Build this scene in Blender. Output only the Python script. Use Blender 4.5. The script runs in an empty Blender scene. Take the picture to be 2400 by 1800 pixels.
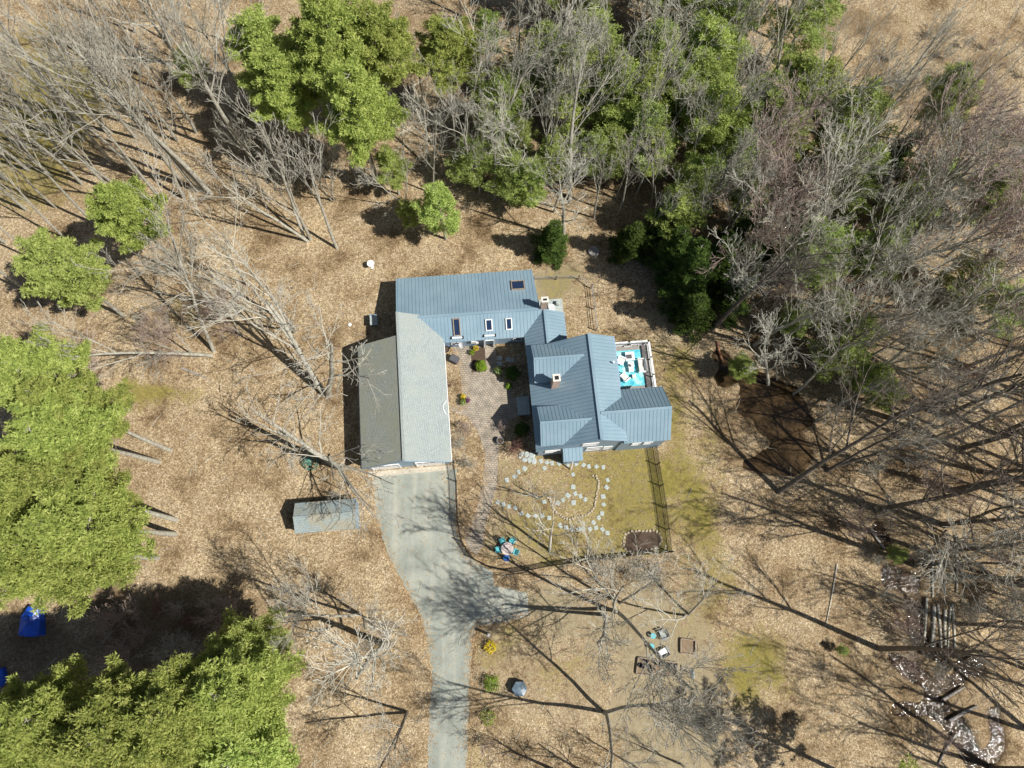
import bpy, math, random
import numpy as np
from mathutils import Vector, Matrix
random.seed(7); np.random.seed(7)
S = bpy.context.scene
COL = S.collection
# ---------------------------------------------------------------- camera
H = 72.0; F = 1664.0; NAD = (1145, 1375)
_d = np.array([(NAD[0]-1200), -(NAD[1]-900), -F], float); _d /= np.linalg.norm(_d)
_up = -_d
_xw = np.array([1., 0, 0]); _xw -= _up*_xw.dot(_up); _xw /= np.linalg.norm(_xw)
_yw = np.cross(_up, _xw)
RM = np.array([_xw, _yw, _up])
def ray(px, py): return RM @ np.array([(px-1200)/F, (900-py)/F, -1.0])
def at(px, py, z=0.0):
    r = ray(px, py); t = (H-z)/(-r[2]); return Vector((r[0]*t, r[1]*t, z))
def proj(p):
    c = RM.T @ (np.array(p, float)-np.array([0, 0, H])); return 1200+F*c[0]/-c[2], 900-F*c[1]/-c[2]
cd = bpy.data.cameras.new('camera'); cam = bpy.data.objects.new('camera', cd); COL.objects.link(cam)
cd.sensor_width = 36; cd.lens = 36*F/2400; cd.clip_end = 3000
cam.matrix_world = Matrix.Translation((0, 0, H)) @ Matrix(RM.tolist()).to_4x4()
S.camera = cam
# ---------------------------------------------------------------- light
EL = math.radians(51.0); AZ = math.radians(22.0)      # azimuth below +x
sund = Vector((math.cos(EL)*math.cos(AZ), -math.cos(EL)*math.sin(AZ), math.sin(EL)))
W = bpy.data.worlds.new('World'); S.world = W; W.use_nodes = True
nt = W.node_tree; bg = nt.nodes['Background']
sky = nt.nodes.new('ShaderNodeTexSky'); sky.sky_type = 'NISHITA'; sky.sun_disc = False
sky.sun_elevation = EL; sky.sun_rotation = math.radians(90)+AZ
nt.links.new(sky.outputs[0], bg.inputs[0]); bg.inputs[1].default_value = 0.05
ld = bpy.data.lights.new('sun', 'SUN'); ld.energy = 5.0; ld.angle = math.radians(.5); ld.color = (1, .955, .88)
sun = bpy.data.objects.new('sun', ld); COL.objects.link(sun)
sun.rotation_euler = sund.to_track_quat('Z', 'Y').to_euler(); sun.location = sund*200
S.view_settings.view_transform = 'Standard'; S.view_settings.look = 'None'
S.view_settings.exposure = 0.45; S.view_settings.gamma = 1
S.render.engine = 'CYCLES'
# ---------------------------------------------------------------- materials
def nodes_mat(name, rough=.8, metal=0.0):
    m = bpy.data.materials.new(name); m.use_nodes = True
    b = m.node_tree.nodes['Principled BSDF']; b.inputs['Roughness'].default_value = rough; b.inputs['Metallic'].default_value = metal
    return m, m.node_tree, b
def N(nt, t, **kw):
    n = nt.nodes.new(t)
    for k, v in kw.items():
        if k in n.inputs: n.inputs[k].default_value = v
        else: setattr(n, k, v)
    return n
def ramp(nt, src, stops):
    r = nt.nodes.new('ShaderNodeValToRGB'); e = r.color_ramp.elements
    e[0].position, e[0].color = stops[0][0], (*stops[0][1], 1); e[1].position, e[1].color = stops[-1][0], (*stops[-1][1], 1)
    for p, c in stops[1:-1]:
        x = e.new(p); x.color = (*c, 1)
    nt.links.new(src, r.inputs[0]); return r.outputs[0]
def mixc(nt, f, a, b, mode='MIX'):
    n = nt.nodes.new('ShaderNodeMix'); n.data_type = 'RGBA'; n.blend_type = mode
    for i, v in ((0, f), (6, a), (7, b)):
        if isinstance(v, (int, float)): n.inputs[i].default_value = v
        elif isinstance(v, tuple): n.inputs[i].default_value = (*v, 1)
        else: nt.links.new(v, n.inputs[i])
    return n.outputs[2]
def simple(name, c, rough=.7, metal=0, var=.25, scale=3.0, c2=None, bump=0):
    m, nt, b = nodes_mat(name, rough, metal)
    tc = N(nt, 'ShaderNodeTexCoord'); n = N(nt, 'ShaderNodeTexNoise', Scale=scale, Detail=5.0)
    nt.links.new(tc.outputs['Object'], n.inputs['Vector'])
    c2 = c2 or tuple(x*(1-var) for x in c)
    nt.links.new(ramp(nt, n.outputs[0], [(.3, c2), (.7, c)]), b.inputs['Base Color'])
    if bump:
        bp = N(nt, 'ShaderNodeBump', Strength=bump); nt.links.new(n.outputs[0], bp.inputs['Height']); nt.links.new(bp.outputs[0], b.inputs['Normal'])
    return m
def foliage(name, cols, trans=.42, scale=1.6, hue=.012):
    m, nt, b = nodes_mat(name, .75)
    b.inputs['Specular IOR Level'].default_value = .2
    tc = N(nt, 'ShaderNodeTexCoord'); n = N(nt, 'ShaderNodeTexNoise', Scale=scale, Detail=4.0)
    nt.links.new(tc.outputs['Object'], n.inputs['Vector'])
    c = ramp(nt, n.outputs[0], [(.25, cols[0]), (.5, cols[1]), (.75, cols[2])])
    oi = N(nt, 'ShaderNodeObjectInfo'); hs = N(nt, 'ShaderNodeHueSaturation')
    mr = N(nt, 'ShaderNodeMapRange'); mr.inputs['To Min'].default_value = .5-hue; mr.inputs['To Max'].default_value = .5+hue*.5
    mv = N(nt, 'ShaderNodeMapRange'); mv.inputs['To Min'].default_value = .85; mv.inputs['To Max'].default_value = 1.12
    nt.links.new(oi.outputs['Random'], mr.inputs[0]); nt.links.new(oi.outputs['Random'], mv.inputs[0])
    nt.links.new(mr.outputs[0], hs.inputs['Hue']); nt.links.new(mv.outputs[0], hs.inputs['Value']); nt.links.new(c, hs.inputs['Color'])
    nt.links.new(hs.outputs[0], b.inputs['Base Color'])
    tr = N(nt, 'ShaderNodeBsdfTranslucent'); nt.links.new(hs.outputs[0], tr.inputs[0])
    mx = N(nt, 'ShaderNodeMixShader'); mx.inputs[0].default_value = trans
    out = nt.nodes['Material Output']
    nt.links.new(b.outputs[0], mx.inputs[1]); nt.links.new(tr.outputs[0], mx.inputs[2]); nt.links.new(mx.outputs[0], out.inputs[0])
    return m
M = {}
M['pine'] = foliage('pine_needles', [(.17, .24, .055), (.38, .45, .115), (.57, .62, .21)])
M['pine_light'] = foliage('soft_pine_needles', [(.22, .30, .075), (.41, .50, .14), (.56, .63, .23)])
M['pine_mid'] = foliage('woodland_pine_needles', [(.20, .27, .07), (.33, .42, .12), (.46, .53, .19)])
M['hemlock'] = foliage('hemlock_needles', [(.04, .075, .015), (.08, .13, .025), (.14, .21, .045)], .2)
M['bush_green'] = foliage('bush_leaves', [(.12, .2, .02), (.24, .36, .04), (.35, .48, .06)])
M['yellow'] = foliage('yellow_blossom', [(.5, .4, .02), (.75, .6, .03), (.85, .75, .08)], .3, 6, .01)
M['purple'] = foliage('purple_leaves', [(.12, .04, .1), (.2, .07, .16), (.25, .1, .2)], .2, 6, .01)
M['bark'] = simple('grey_bark', (.44, .43, .36), .9, c2=(.22, .20, .16), scale=4, bump=.3)
M['twig'] = simple('grey_twigs', (.46, .44, .37), .9, c2=(.30, .28, .23), scale=1.5)
M['twig_pale'] = simple('pale_twigs', (.62, .60, .51), .9, c2=(.40, .385, .32), scale=1.5)
M['twig_red'] = simple('reddish_twigs', (.43, .35, .30), .9, c2=(.33, .24, .20), scale=1.2)
M['birch'] = simple('birch_bark', (.7, .68, .62), .8, c2=(.35, .32, .28), scale=3)
M['dark_shaded_bark'] = simple('dark_shaded_bark', (.20, .17, .14), .9, c2=(.08, .065, .05), scale=4, bump=.3)  # darker bark; shaded look of the eastern trees put into the colour
M['burgundy'] = simple('burgundy_twigs', (.22, .11, .08), .9, c2=(.12, .06, .05), scale=4)
M['siding'] = simple('blue_grey_siding', (.20, .29, .38), .6, var=.12, scale=2)
M['white'] = simple('white_paint', (.78, .78, .77), .5, var=.08)
M['black'] = simple('black_metal', (.02, .02, .022), .35, var=.3)
M['glass'], _nt, _b = nodes_mat('window_glass', .06); _b.inputs['Base Color'].default_value = (.015, .03, .07, 1)
M['brick'] = None
M['stone'] = simple('bluestone', (.42, .47, .44), .85, c2=(.26, .29, .29), scale=5)
M['fieldstone'] = simple('fieldstone', (.5, .43, .33), .85, c2=(.28, .24, .19), scale=6)
M['wood'] = simple('weathered_wood', (.36, .29, .22), .85, c2=(.2, .16, .12), scale=5)
M['woodgrey'] = simple('grey_weathered_wood', (.33, .31, .29), .85, c2=(.18, .165, .15), scale=5)
M['concrete'] = simple('pale_concrete', (.5, .46, .38), .9, c2=(.36, .32, .25), scale=4)
M['teal'] = simple('teal_plastic', (.10, .45, .50), .4, var=.15)
M['blue'] = simple('blue_plastic', (.03, .18, .55), .4, var=.15)
M['tarp'] = simple('blue_tarp', (.01, .10, .62), .35, c2=(.008, .05, .35), scale=1.5, bump=.6)
M['grey'] = simple('grey_plastic', (.24, .25, .27), .6, var=.2)
M['darkgrey'] = simple('dark_grey_fabric', (.09, .09, .10), .8, var=.2)
M['terracotta'] = simple('terracotta', (.4, .18, .1), .8, var=.2)
M['cream'] = simple('cream_cushion', (.72, .66, .58), .8, var=.12)
M['leaf'] = simple('dry_leaves', (.52, .38, .2), .8, c2=(.26, .15, .07), scale=3)
M['soil'] = simple('dark_soil', (.09, .06, .04), .95, var=.4, scale=8)
M['metalroof_rib'] = simple('roof_seam_shaded', (.145, .22, .275), .4, .3, var=.05)  # seam colour darkened to stand in for the ribs' shadow lines
def roof_metal():
    m, nt, b = nodes_mat('blue_metal_roofing', .42, .15)
    tc = N(nt, 'ShaderNodeTexCoord'); n = N(nt, 'ShaderNodeTexNoise', Scale=.5, Detail=6.0)
    n2 = N(nt, 'ShaderNodeTexNoise', Scale=9.0, Detail=3.0)
    nt.links.new(tc.outputs['Object'], n.inputs['Vector']); nt.links.new(tc.outputs['Object'], n2.inputs['Vector'])
    c = ramp(nt, n.outputs[0], [(.3, (.19, .285, .35)), (.7, (.24, .34, .405))])
    c = mixc(nt, .12, c, n2.outputs[0], 'OVERLAY')
    nt.links.new(c, b.inputs['Base Color'])
    bp = N(nt, 'ShaderNodeBump', Strength=.06, Distance=.05); nt.links.new(n2.outputs[0], bp.inputs['Height']); nt.links.new(bp.outputs[0], b.inputs['Normal'])
    return m
M['roof'] = roof_metal()
def shingles(name, ca, cb, moss=None, sc=(1, 1), rot=0):
    m, nt, b = nodes_mat(name, .9)
    tc = N(nt, 'ShaderNodeTexCoord'); mp = N(nt, 'ShaderNodeMapping'); mp.inputs['Rotation'].default_value = (0, 0, rot)
    nt.links.new(tc.outputs['Object'], mp.inputs[0])
    br = N(nt, 'ShaderNodeTexBrick', Scale=1.0); br.inputs['Brick Width'].default_value = .3; br.inputs['Row Height'].default_value = .16
    br.inputs['Mortar Size'].default_value = .012; br.inputs['Color1'].default_value = (*ca, 1); br.inputs['Color2'].default_value = (*cb, 1)
    br.inputs['Mortar'].default_value = (*[x*.45 for x in ca], 1)
    nt.links.new(mp.outputs[0], br.inputs['Vector'])
    n = N(nt, 'ShaderNodeTexNoise', Scale=.45, Detail=7.0); n.inputs['Roughness'].default_value = .65; nt.links.new(tc.outputs['Object'], n.inputs['Vector'])
    c = br.outputs[0]
    if moss: c = mixc(nt, ramp(nt, n.outputs[0], [(.42, (0, 0, 0)), (.62, (.75,)*3)]), c, moss)
    n2 = N(nt, 'ShaderNodeTexNoise', Scale=14.0, Detail=3.0); nt.links.new(tc.outputs['Object'], n2.inputs['Vector'])
    c = mixc(nt, .5, c, n2.outputs[0], 'OVERLAY')
    nt.links.new(c, b.inputs['Base Color']); return m
UA = math.radians(5.0)
M['shingle_e'] = shingles('grey_shingles', (.31, .35, .345), (.26, .30, .30), (.28, .31, .29), rot=UA+math.pi/2)
M['shingle_w'] = shingles('mossy_shingles', (.31, .33, .30), (.25, .275, .25), (.26, .27, .20), rot=UA+math.pi/2)
M['shingle_s'] = shingles('shed_shingles', (.28, .34, .35), (.22, .28, .29), (.28, .25, .17), rot=UA)
def brickmat(name, c1, c2, mort, w, h, sz, rot=0.0, wear=True, ax=None):
    m, nt, b = nodes_mat(name, .9)
    tc = N(nt, 'ShaderNodeTexCoord'); mp = N(nt, 'ShaderNodeMapping'); mp.inputs['Rotation'].default_value = (ax or 0, 0, rot)
    nt.links.new(tc.outputs['Object'], mp.inputs[0])
    br = N(nt, 'ShaderNodeTexBrick', Scale=1.0); br.inputs['Brick Width'].default_value = w; br.inputs['Row Height'].default_value = h
    br.inputs['Mortar Size'].default_value = sz; br.inputs['Color1'].default_value = (*c1, 1); br.inputs['Color2'].default_value = (*c2, 1); br.inputs['Mortar'].default_value = (*mort, 1)
    nt.links.new(mp.outputs[0], br.inputs['Vector'])
    n = N(nt, 'ShaderNodeTexNoise', Scale=1.3, Detail=6.0); nt.links.new(tc.outputs['Object'], n.inputs['Vector'])
    c = mixc(nt, .7, br.outputs[0], n.outputs[0], 'OVERLAY')
    nt.links.new(c, b.inputs['Base Color']); return m
M['brick'] = brickmat('chimney_brick', (.42, .24, .16), (.5, .32, .23), (.5, .45, .4), .2, .075, .012, ax=math.pi/2)
M['paver'] = brickmat('patio_pavers', (.35, .30, .235), (.27, .24, .19), (.17, .14, .11), .34, .22, .028, UA)
M['paver_round'] = brickmat('round_pavers', (.37, .32, .255), (.29, .26, .205), (.17, .14, .11), .24, .24, .026, UA+.785)
def ground_mat():
    m, nt, b = nodes_mat('leaf_litter_and_turf', .95); b.inputs['Specular IOR Level'].default_value = .1
    tc = N(nt, 'ShaderNodeTexCoord'); O = tc.outputs['Object']
    at_ = N(nt, 'ShaderNodeAttribute', attribute_name='zone'); sep = N(nt, 'ShaderNodeSeparateColor'); nt.links.new(at_.outputs['Color'], sep.inputs[0])
    v = N(nt, 'ShaderNodeTexVoronoi', Scale=10.5); v.inputs['Randomness'].default_value = 1; nt.links.new(O, v.inputs['Vector'])
    sv = N(nt, 'ShaderNodeSeparateColor'); nt.links.new(v.outputs['Color'], sv.inputs[0])
    v2 = N(nt, 'ShaderNodeTexVoronoi', Scale=5.0); nt.links.new(O, v2.inputs['Vector'])
    sv2 = N(nt, 'ShaderNodeSeparateColor'); nt.links.new(v2.outputs['Color'], sv2.inputs[0])
    n1 = N(nt, 'ShaderNodeTexNoise', Scale=.22, Detail=8.0); n1.inputs['Roughness'].default_value = .62; nt.links.new(O, n1.inputs['Vector'])
    n2 = N(nt, 'ShaderNodeTexNoise', Scale=1.6, Detail=8.0); n2.inputs['Roughness'].default_value = .7; nt.links.new(O, n2.inputs['Vector'])
    n3 = N(nt, 'ShaderNodeTexNoise', Scale=16.0, Detail=4.0); n3.inputs['Roughness'].default_value = .8; nt.links.new(O, n3.inputs['Vector'])
    leaf = ramp(nt, sv.outputs[0], [(0, (.14, .10, .06)), (.3, (.28, .213, .128)), (.65, (.43, .34, .212)), (.9, (.59, .485, .32)), (1, (.80, .70, .52))])
    leaf2 = ramp(nt, sv2.outputs[1], [(0, (.21, .155, .095)), (.6, (.36, .272, .168)), (1, (.51, .41, .275))])
    leaf = mixc(nt, .35, leaf, leaf2)
    big = ramp(nt, n1.outputs[0], [(.34, (.42, .37, .32)), (.47, (.85, .81, .76)), (.58, (1, 1, 1)), (.74, (1.2, 1.16, 1.06))])
    leaf = mixc(nt, 1.0, leaf, big, 'MULTIPLY')
    med = ramp(nt, n2.outputs[0], [(.3, (.45, .38, .32)), (.52, (1, 1, 1))])
    leaf = mixc(nt, .6, leaf, med, 'MULTIPLY')
    grass = ramp(nt, n2.outputs[0], [(.28, (.10, .085, .018)), (.48, (.19, .17, .04)), (.7, (.33, .255, .10))])
    grass = mixc(nt, .6, grass, n3.outputs[0], 'OVERLAY')
    straw = ramp(nt, n2.outputs[0], [(.25, (.20, .16, .10)), (.5, (.29, .24, .15)), (.75, (.38, .32, .21))])
    straw = mixc(nt, .55, straw, n3.outputs[0], 'OVERLAY')
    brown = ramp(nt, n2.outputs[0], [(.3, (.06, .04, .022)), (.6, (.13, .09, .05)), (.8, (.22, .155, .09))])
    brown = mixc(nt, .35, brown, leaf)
    def mask(ch, lo, hi):
        a = N(nt, 'ShaderNodeMath', operation='ADD'); s = N(nt, 'ShaderNodeMath', operation='MULTIPLY_ADD'); s.inputs[1].default_value = 1.6; s.inputs[2].default_value = -.8
        nt.links.new(n2.outputs[0], s.inputs[0]); nt.links.new(ch, a.inputs[0]); nt.links.new(s.outputs[0], a.inputs[1])
        return ramp(nt, a.outputs[0], [(lo, (0, 0, 0)), (hi, (1, 1, 1))])
    c = mixc(nt, mask(sep.outputs[2], .3, .7), leaf, straw)
    c = mixc(nt, mask(sep.outputs[0], .3, .75), c, grass)
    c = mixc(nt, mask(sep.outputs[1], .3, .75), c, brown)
    nt.links.new(c, b.inputs['Base Color'])
    bp = N(nt, 'ShaderNodeBump', Strength=.9, Distance=.06); nt.links.new(sv.outputs[1], bp.inputs['Height']); nt.links.new(bp.outputs[0], b.inputs['Normal'])
    return m
M['ground'] = ground_mat()
def asphalt():
    m, nt, b = nodes_mat('worn_asphalt', .95)
    tc = N(nt, 'ShaderNodeTexCoord'); O = tc.outputs['Object']
    n = N(nt, 'ShaderNodeTexNoise', Scale=.35, Detail=8.0); n.inputs['Roughness'].default_value = .65; nt.links.new(O, n.inputs['Vector'])
    mp = N(nt, 'ShaderNodeMapping'); mp.inputs['Scale'].default_value = (1.6, .12, 1); mp.inputs['Rotation'].default_value = (0, 0, -.1); nt.links.new(O, mp.inputs[0])
    ns = N(nt, 'ShaderNodeTexNoise', Scale=.7, Detail=5.0); nt.links.new(mp.outputs[0], ns.inputs['Vector'])
    n3 = N(nt, 'ShaderNodeTexNoise', Scale=12.0, Detail=5.0); n3.inputs['Roughness'].default_value = .8; nt.links.new(O, n3.inputs['Vector'])
    c = ramp(nt, n.outputs[0], [(.3, (.17, .19, .165)), (.5, (.26, .28, .245)), (.72, (.36, .37, .31))])
    c = mixc(nt, ramp(nt, ns.outputs[0], [(.5, (0, 0, 0)), (.75, (.5,)*3)]), c, (.46, .44, .36))
    c = mixc(nt, .45, c, n3.outputs[0], 'OVERLAY')
    v = N(nt, 'ShaderNodeTexVoronoi', Scale=1.1); nt.links.new(O, v.inputs['Vector'])
    c = mixc(nt, ramp(nt, v.outputs['Distance'], [(.03, (1, 1, 1)), (.07, (0, 0, 0))]), c, (.55, .43, .25))
    nt.links.new(c, b.inputs['Base Color']); return m
M['asphalt'] = asphalt()
def watermat():
    m, nt, b = nodes_mat('brown_water', .08); b.inputs['IOR'].default_value = 1.33
    tc = N(nt, 'ShaderNodeTexCoord'); n = N(nt, 'ShaderNodeTexNoise', Scale=.5, Detail=5.0); nt.links.new(tc.outputs['Object'], n.inputs['Vector'])
    nt.links.new(ramp(nt, n.outputs[0], [(.35, (.03, .02, .01)), (.7, (.085, .055, .028))]), b.inputs['Base Color'])
    n2 = N(nt, 'ShaderNodeTexNoise', Scale=3.0, Detail=2.0); nt.links.new(tc.outputs['Object'], n2.inputs['Vector'])
    bp = N(nt, 'ShaderNodeBump', Strength=1.0, Distance=.145); nt.links.new(n2.outputs[0], bp.inputs['Height']); nt.links.new(bp.outputs[0], b.inputs['Normal'])
    return m
M['water'] = watermat(); M['pond'] = watermat()
for n_ in M['pond'].node_tree.nodes:
    if n_.type == 'BUMP': n_.inputs['Strength'].default_value = .06
def rugmat():
    m, nt, b = nodes_mat('turquoise_rug', .9)
    tc = N(nt, 'ShaderNodeTexCoord'); n = N(nt, 'ShaderNodeTexNoise', Scale=1.4, Detail=6.0); nt.links.new(tc.outputs['Object'], n.inputs['Vector'])
    nt.links.new(ramp(nt, n.outputs[0], [(.35, (.04, .36, .48)), (.5, (.13, .50, .56)), (.68, (.42, .66, .66))]), b.inputs['Base Color']); return m
M['rug'] = rugmat()
# ---------------------------------------------------------------- mesh helpers
class MB:
    def __init__(s): s.v = []; s.f = []; s.mi = []
    def add(s, vs, fs, mi=0):
        o = len(s.v); s.v += [tuple(v) for v in vs]; s.f += [tuple(i+o for i in f) for f in fs]; s.mi += [mi]*len(fs); return s
    def box(s, c, d, rz=0, mi=0, rot=None):
        R = rot if rot is not None else Matrix.Rotation(rz, 3, 'Z'); c = Vector(c)
        vs = [c+R@Vector((x*d[0]/2, y*d[1]/2, z*d[2]/2)) for z in (-1, 1) for y in (-1, 1) for x in (-1, 1)]
        return s.add(vs, [(0, 2, 3, 1), (4, 5, 7, 6), (0, 1, 5, 4), (2, 6, 7, 3), (0, 4, 6, 2), (1, 3, 7, 5)], mi)
    def bar(s, a, b, w, t=None, mi=0):
        a = Vector(a); b = Vector(b); d = b-a; L = d.length
        if L < 1e-6: return s
        R = d.to_track_quat('X', 'Z').to_matrix(); return s.box((a+b)/2, (L, w, t or w), rot=R, mi=mi)
    def prism(s, pts, z0, z1, mi=0):
        n = len(pts); A = sum(pts[i][0]*pts[(i+1) % n][1]-pts[(i+1) % n][0]*pts[i][1] for i in range(n))
        if A < 0: pts = pts[::-1]
        vs = [(p[0], p[1], z0) for p in pts]+[(p[0], p[1], z1) for p in pts]
        return s.add(vs, [tuple(range(n))[::-1], tuple(range(n, 2*n))]+[(i, (i+1) % n, n+(i+1) % n, n+i) for i in range(n)], mi)
    def tube(s, pts, rad, n=6, mi=0, cap=True):
        vs = []; fs = []; k = len(pts); pts = [Vector(p) for p in pts]
        for i, p in enumerate(pts):
            d = (pts[min(i+1, k-1)]-pts[max(i-1, 0)])
            if d.length < 1e-9: d = Vector((0, 0, 1))
            d.normalize(); a = d.orthogonal().normalized(); b = d.cross(a)
            r = rad[i] if hasattr(rad, '__len__') else rad
            for j in range(n):
                t = 2*math.pi*j/n; vs.append(p+(a*math.cos(t)+b*math.sin(t))*r)
        for i in range(k-1):
            for j in range(n): fs.append((i*n+j, i*n+(j+1) % n, (i+1)*n+(j+1) % n, (i+1)*n+j))
        if cap: fs.append(tuple(range(n))[::-1]); fs.append(tuple((k-1)*n+j for j in range(n)))
        return s.add(vs, fs, mi)
    def lathe(s, c, prof, n=16, mi=0):
        c = Vector(c); vs = [c+Vector((r*math.cos(2*math.pi*j/n), r*math.sin(2*math.pi*j/n), z)) for r, z in prof for j in range(n)]
        fs = [(i*n+j, i*n+(j+1) % n, (i+1)*n+(j+1) % n, (i+1)*n+j) for i in range(len(prof)-1) for j in range(n)]
        fs += [tuple(range(n))[::-1], tuple((len(prof)-1)*n+j for j in range(n))]
        return s.add(vs, fs, mi)
    def build(s, name, mats, parent=None, loc=None, bevel=0, smooth=False):
        me = bpy.data.meshes.new(name)
        vs = s.v
        if loc is not None: vs = [(x-loc[0], y-loc[1], z-loc[2]) for x, y, z in vs]
        me.from_pydata(vs, [], s.f); me.update()
        mats = mats if isinstance(mats, (list, tuple)) else [mats]
        for m in mats: me.materials.append(M[m] if isinstance(m, str) else m)
        if len(mats) > 1: me.polygons.foreach_set('material_index', s.mi)
        if smooth: me.polygons.foreach_set('use_smooth', [True]*len(me.polygons))
        o = bpy.data.objects.new(name, me); COL.objects.link(o)
        if loc is not None: o.location = loc
        if parent is not None:
            o.parent = parent
            if loc is None: o.matrix_parent_inverse = parent.matrix_basis.inverted()
        if bevel:
            bm = o.modifiers.new('bevel', 'BEVEL'); bm.width = bevel; bm.segments = 2; bm.limit_method = 'ANGLE'
        return o
def tag(o, label=None, cat=None, group=None, kind=None):
    if label: o['label'] = label
    if cat: o['category'] = cat
    if group: o['group'] = group
    if kind: o['kind'] = kind
    return o
def empty(name, loc, label, cat, group=None, rz=0):
    o = bpy.data.objects.new(name, None); COL.objects.link(o); o.location = loc; o.rotation_euler = (0, 0, rz); o.empty_display_size = .3
    return tag(o, label, cat, group)
def copy_tree(o, parent=None):
    c = o.copy(); COL.objects.link(c)
    if parent is not None: c.parent = parent
    for ch in list(o.children): copy_tree(ch, c)
    return c
def npmesh(name, V, Fc, mat, fs=3, smooth=False):
    me = bpy.data.meshes.new(name); V = np.asarray(V, np.float32); Fc = np.asarray(Fc, np.int32)
    me.vertices.add(len(V)); me.vertices.foreach_set('co', V.ravel())
    me.loops.add(Fc.size); me.loops.foreach_set('vertex_index', Fc.ravel())
    me.polygons.add(len(Fc)); me.polygons.foreach_set('loop_start', np.arange(0, Fc.size, fs, dtype=np.int32))
    me.materials.append(M[mat]); me.update(calc_edges=True)
    if smooth: me.polygons.foreach_set('use_smooth', np.ones(len(Fc), bool))
    return me
# ---------------------------------------------------------------- ground
def polymask(X, Y, poly):
    c = np.zeros(X.shape, bool); n = len(poly)
    for i in range(n):
        x1, y1 = poly[i]; x2, y2 = poly[(i+1) % n]
        cond = ((y1 > Y) != (y2 > Y))
        with np.errstate(divide='ignore', invalid='ignore'):
            xi = (x2-x1)*(Y-y1)/(y2-y1+1e-12)+x1
        c ^= cond & (X < xi)
    return c
def gp(pts): return [tuple(at(x, y))[:2] for x, y in pts]
fx = np.arange(-78, 92, .4); fy = np.arange(-34, 92, .4)
far = np.array([120, 170, 260, 420, 700.])
gx = np.concatenate([-far[::-1]-20, fx, far+20]); gy = np.concatenate([-far[::-1], fy, far+20])
X, Y = np.meshgrid(gx, gy)
rs = np.random.RandomState(3)
def vnoise(X, Y, s, seed):
    r = np.random.RandomState(seed); G = r.rand(64, 64); x = X/s; y = Y/s
    xi = np.floor(x).astype(int); yi = np.floor(y).astype(int); u = x-xi; v = y-yi; u = u*u*(3-2*u); v = v*v*(3-2*v)
    g = lambda a, b: G[a % 64, b % 64]
    return (g(xi, yi)*(1-u)+g(xi+1, yi)*u)*(1-v)+(g(xi, yi+1)*(1-u)+g(xi+1, yi+1)*u)*v
warp = (vnoise(X, Y, 3, 1)-.5)*4+(vnoise(X, Y, 1.2, 2)-.5)*1.6
warp2 = (vnoise(X, Y, 3, 5)-.5)*4+(vnoise(X, Y, 1.2, 6)-.5)*1.6
def blob(px, py, rx, ry, ang=0, soft=.5):
    c = at(px, py); k = .044
    a = math.radians(ang); dx = X+warp-c.x; dy = Y+warp2-c.y
    u = (dx*math.cos(a)+dy*math.sin(a))/(rx*k); v = (-dx*math.sin(a)+dy*math.cos(a))/(ry*k)
    return np.clip((1+soft-np.sqrt(u*u+v*v))/(2*soft), 0, 1)
ZR = np.zeros(X.shape); ZG = np.zeros(X.shape); ZB = np.zeros(X.shape)
lawn = polymask(X, Y, gp([(1168, 1075), (1530, 1045), (1572, 1295), (1250, 1330), (1130, 1300), (1150, 1190)]))
lg = np.clip((X-at(1180, 1150).x)/(at(1480, 1150).x-at(1180, 1150).x), 0, 1); ZR = np.maximum(ZR, lawn*(.32+.33*lg)); ZB = np.maximum(ZB, lawn*(.5-.4*lg))
for b, s in [((1625, 1170, 65, 270, 0, .8), .72), ((1580, 960, 45, 90, 0, .8), .68), ((1770, 1560, 75, 80, 0, .8), .75), ((1540, 1150, 60, 90), .75), ((340, 930, 110, 55), .7), ((1330, 690, 60, 60), .5),
             ((1270, 1260, 120, 60), .55), ((110, 240, 180, 200), .75), ((60, 400, 140, 140), .6), ((1470, 830, 150, 60), .45), ((1620, 860, 60, 60), .6), ((1190, 1500, 60, 50), .45), ((1330, 1560, 90, 60), .4),
             ((60, 100, 130, 100), .5), ((420, 740, 60, 30), .4), ((1120, 1770, 30, 60), .4)]:
    ZR = np.maximum(ZR, blob(*b)*s)
for b, s in [((1290, 1420, 160, 60), .75), ((1300, 1560, 280, 170), .42), ((1550, 1600, 130, 220), .95), ((1500, 1500, 120, 90), .9), ((1560, 1740, 120, 120), .8), ((2200, 130, 260, 240), .35), ((2330, 360, 100, 140), .35),
             ((1960, 1600, 260, 260), .3), ((1320, 690, 70, 70), .8), ((1560, 760, 90, 90), .55), ((1480, 1200, 60, 90), .35)]:
    ZB = np.maximum(ZB, blob(*b)*s)
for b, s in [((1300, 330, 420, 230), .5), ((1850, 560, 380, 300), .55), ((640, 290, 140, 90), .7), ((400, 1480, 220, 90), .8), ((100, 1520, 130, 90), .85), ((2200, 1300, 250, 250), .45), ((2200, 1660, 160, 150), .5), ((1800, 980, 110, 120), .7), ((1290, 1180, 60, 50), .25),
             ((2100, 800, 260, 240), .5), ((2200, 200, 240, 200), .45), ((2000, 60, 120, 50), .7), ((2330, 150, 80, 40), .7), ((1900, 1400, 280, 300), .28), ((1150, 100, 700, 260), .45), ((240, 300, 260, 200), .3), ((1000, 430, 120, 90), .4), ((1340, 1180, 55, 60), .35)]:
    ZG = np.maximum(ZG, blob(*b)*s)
wat = np.zeros(X.shape)
for b in [(1830, 1010, 70, 85, 0, .25), (1740, 865, 30, 45, 0, .3), (1785, 930, 40, 36, 0, .3)]:
    wat = np.maximum(wat, blob(*b))
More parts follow.
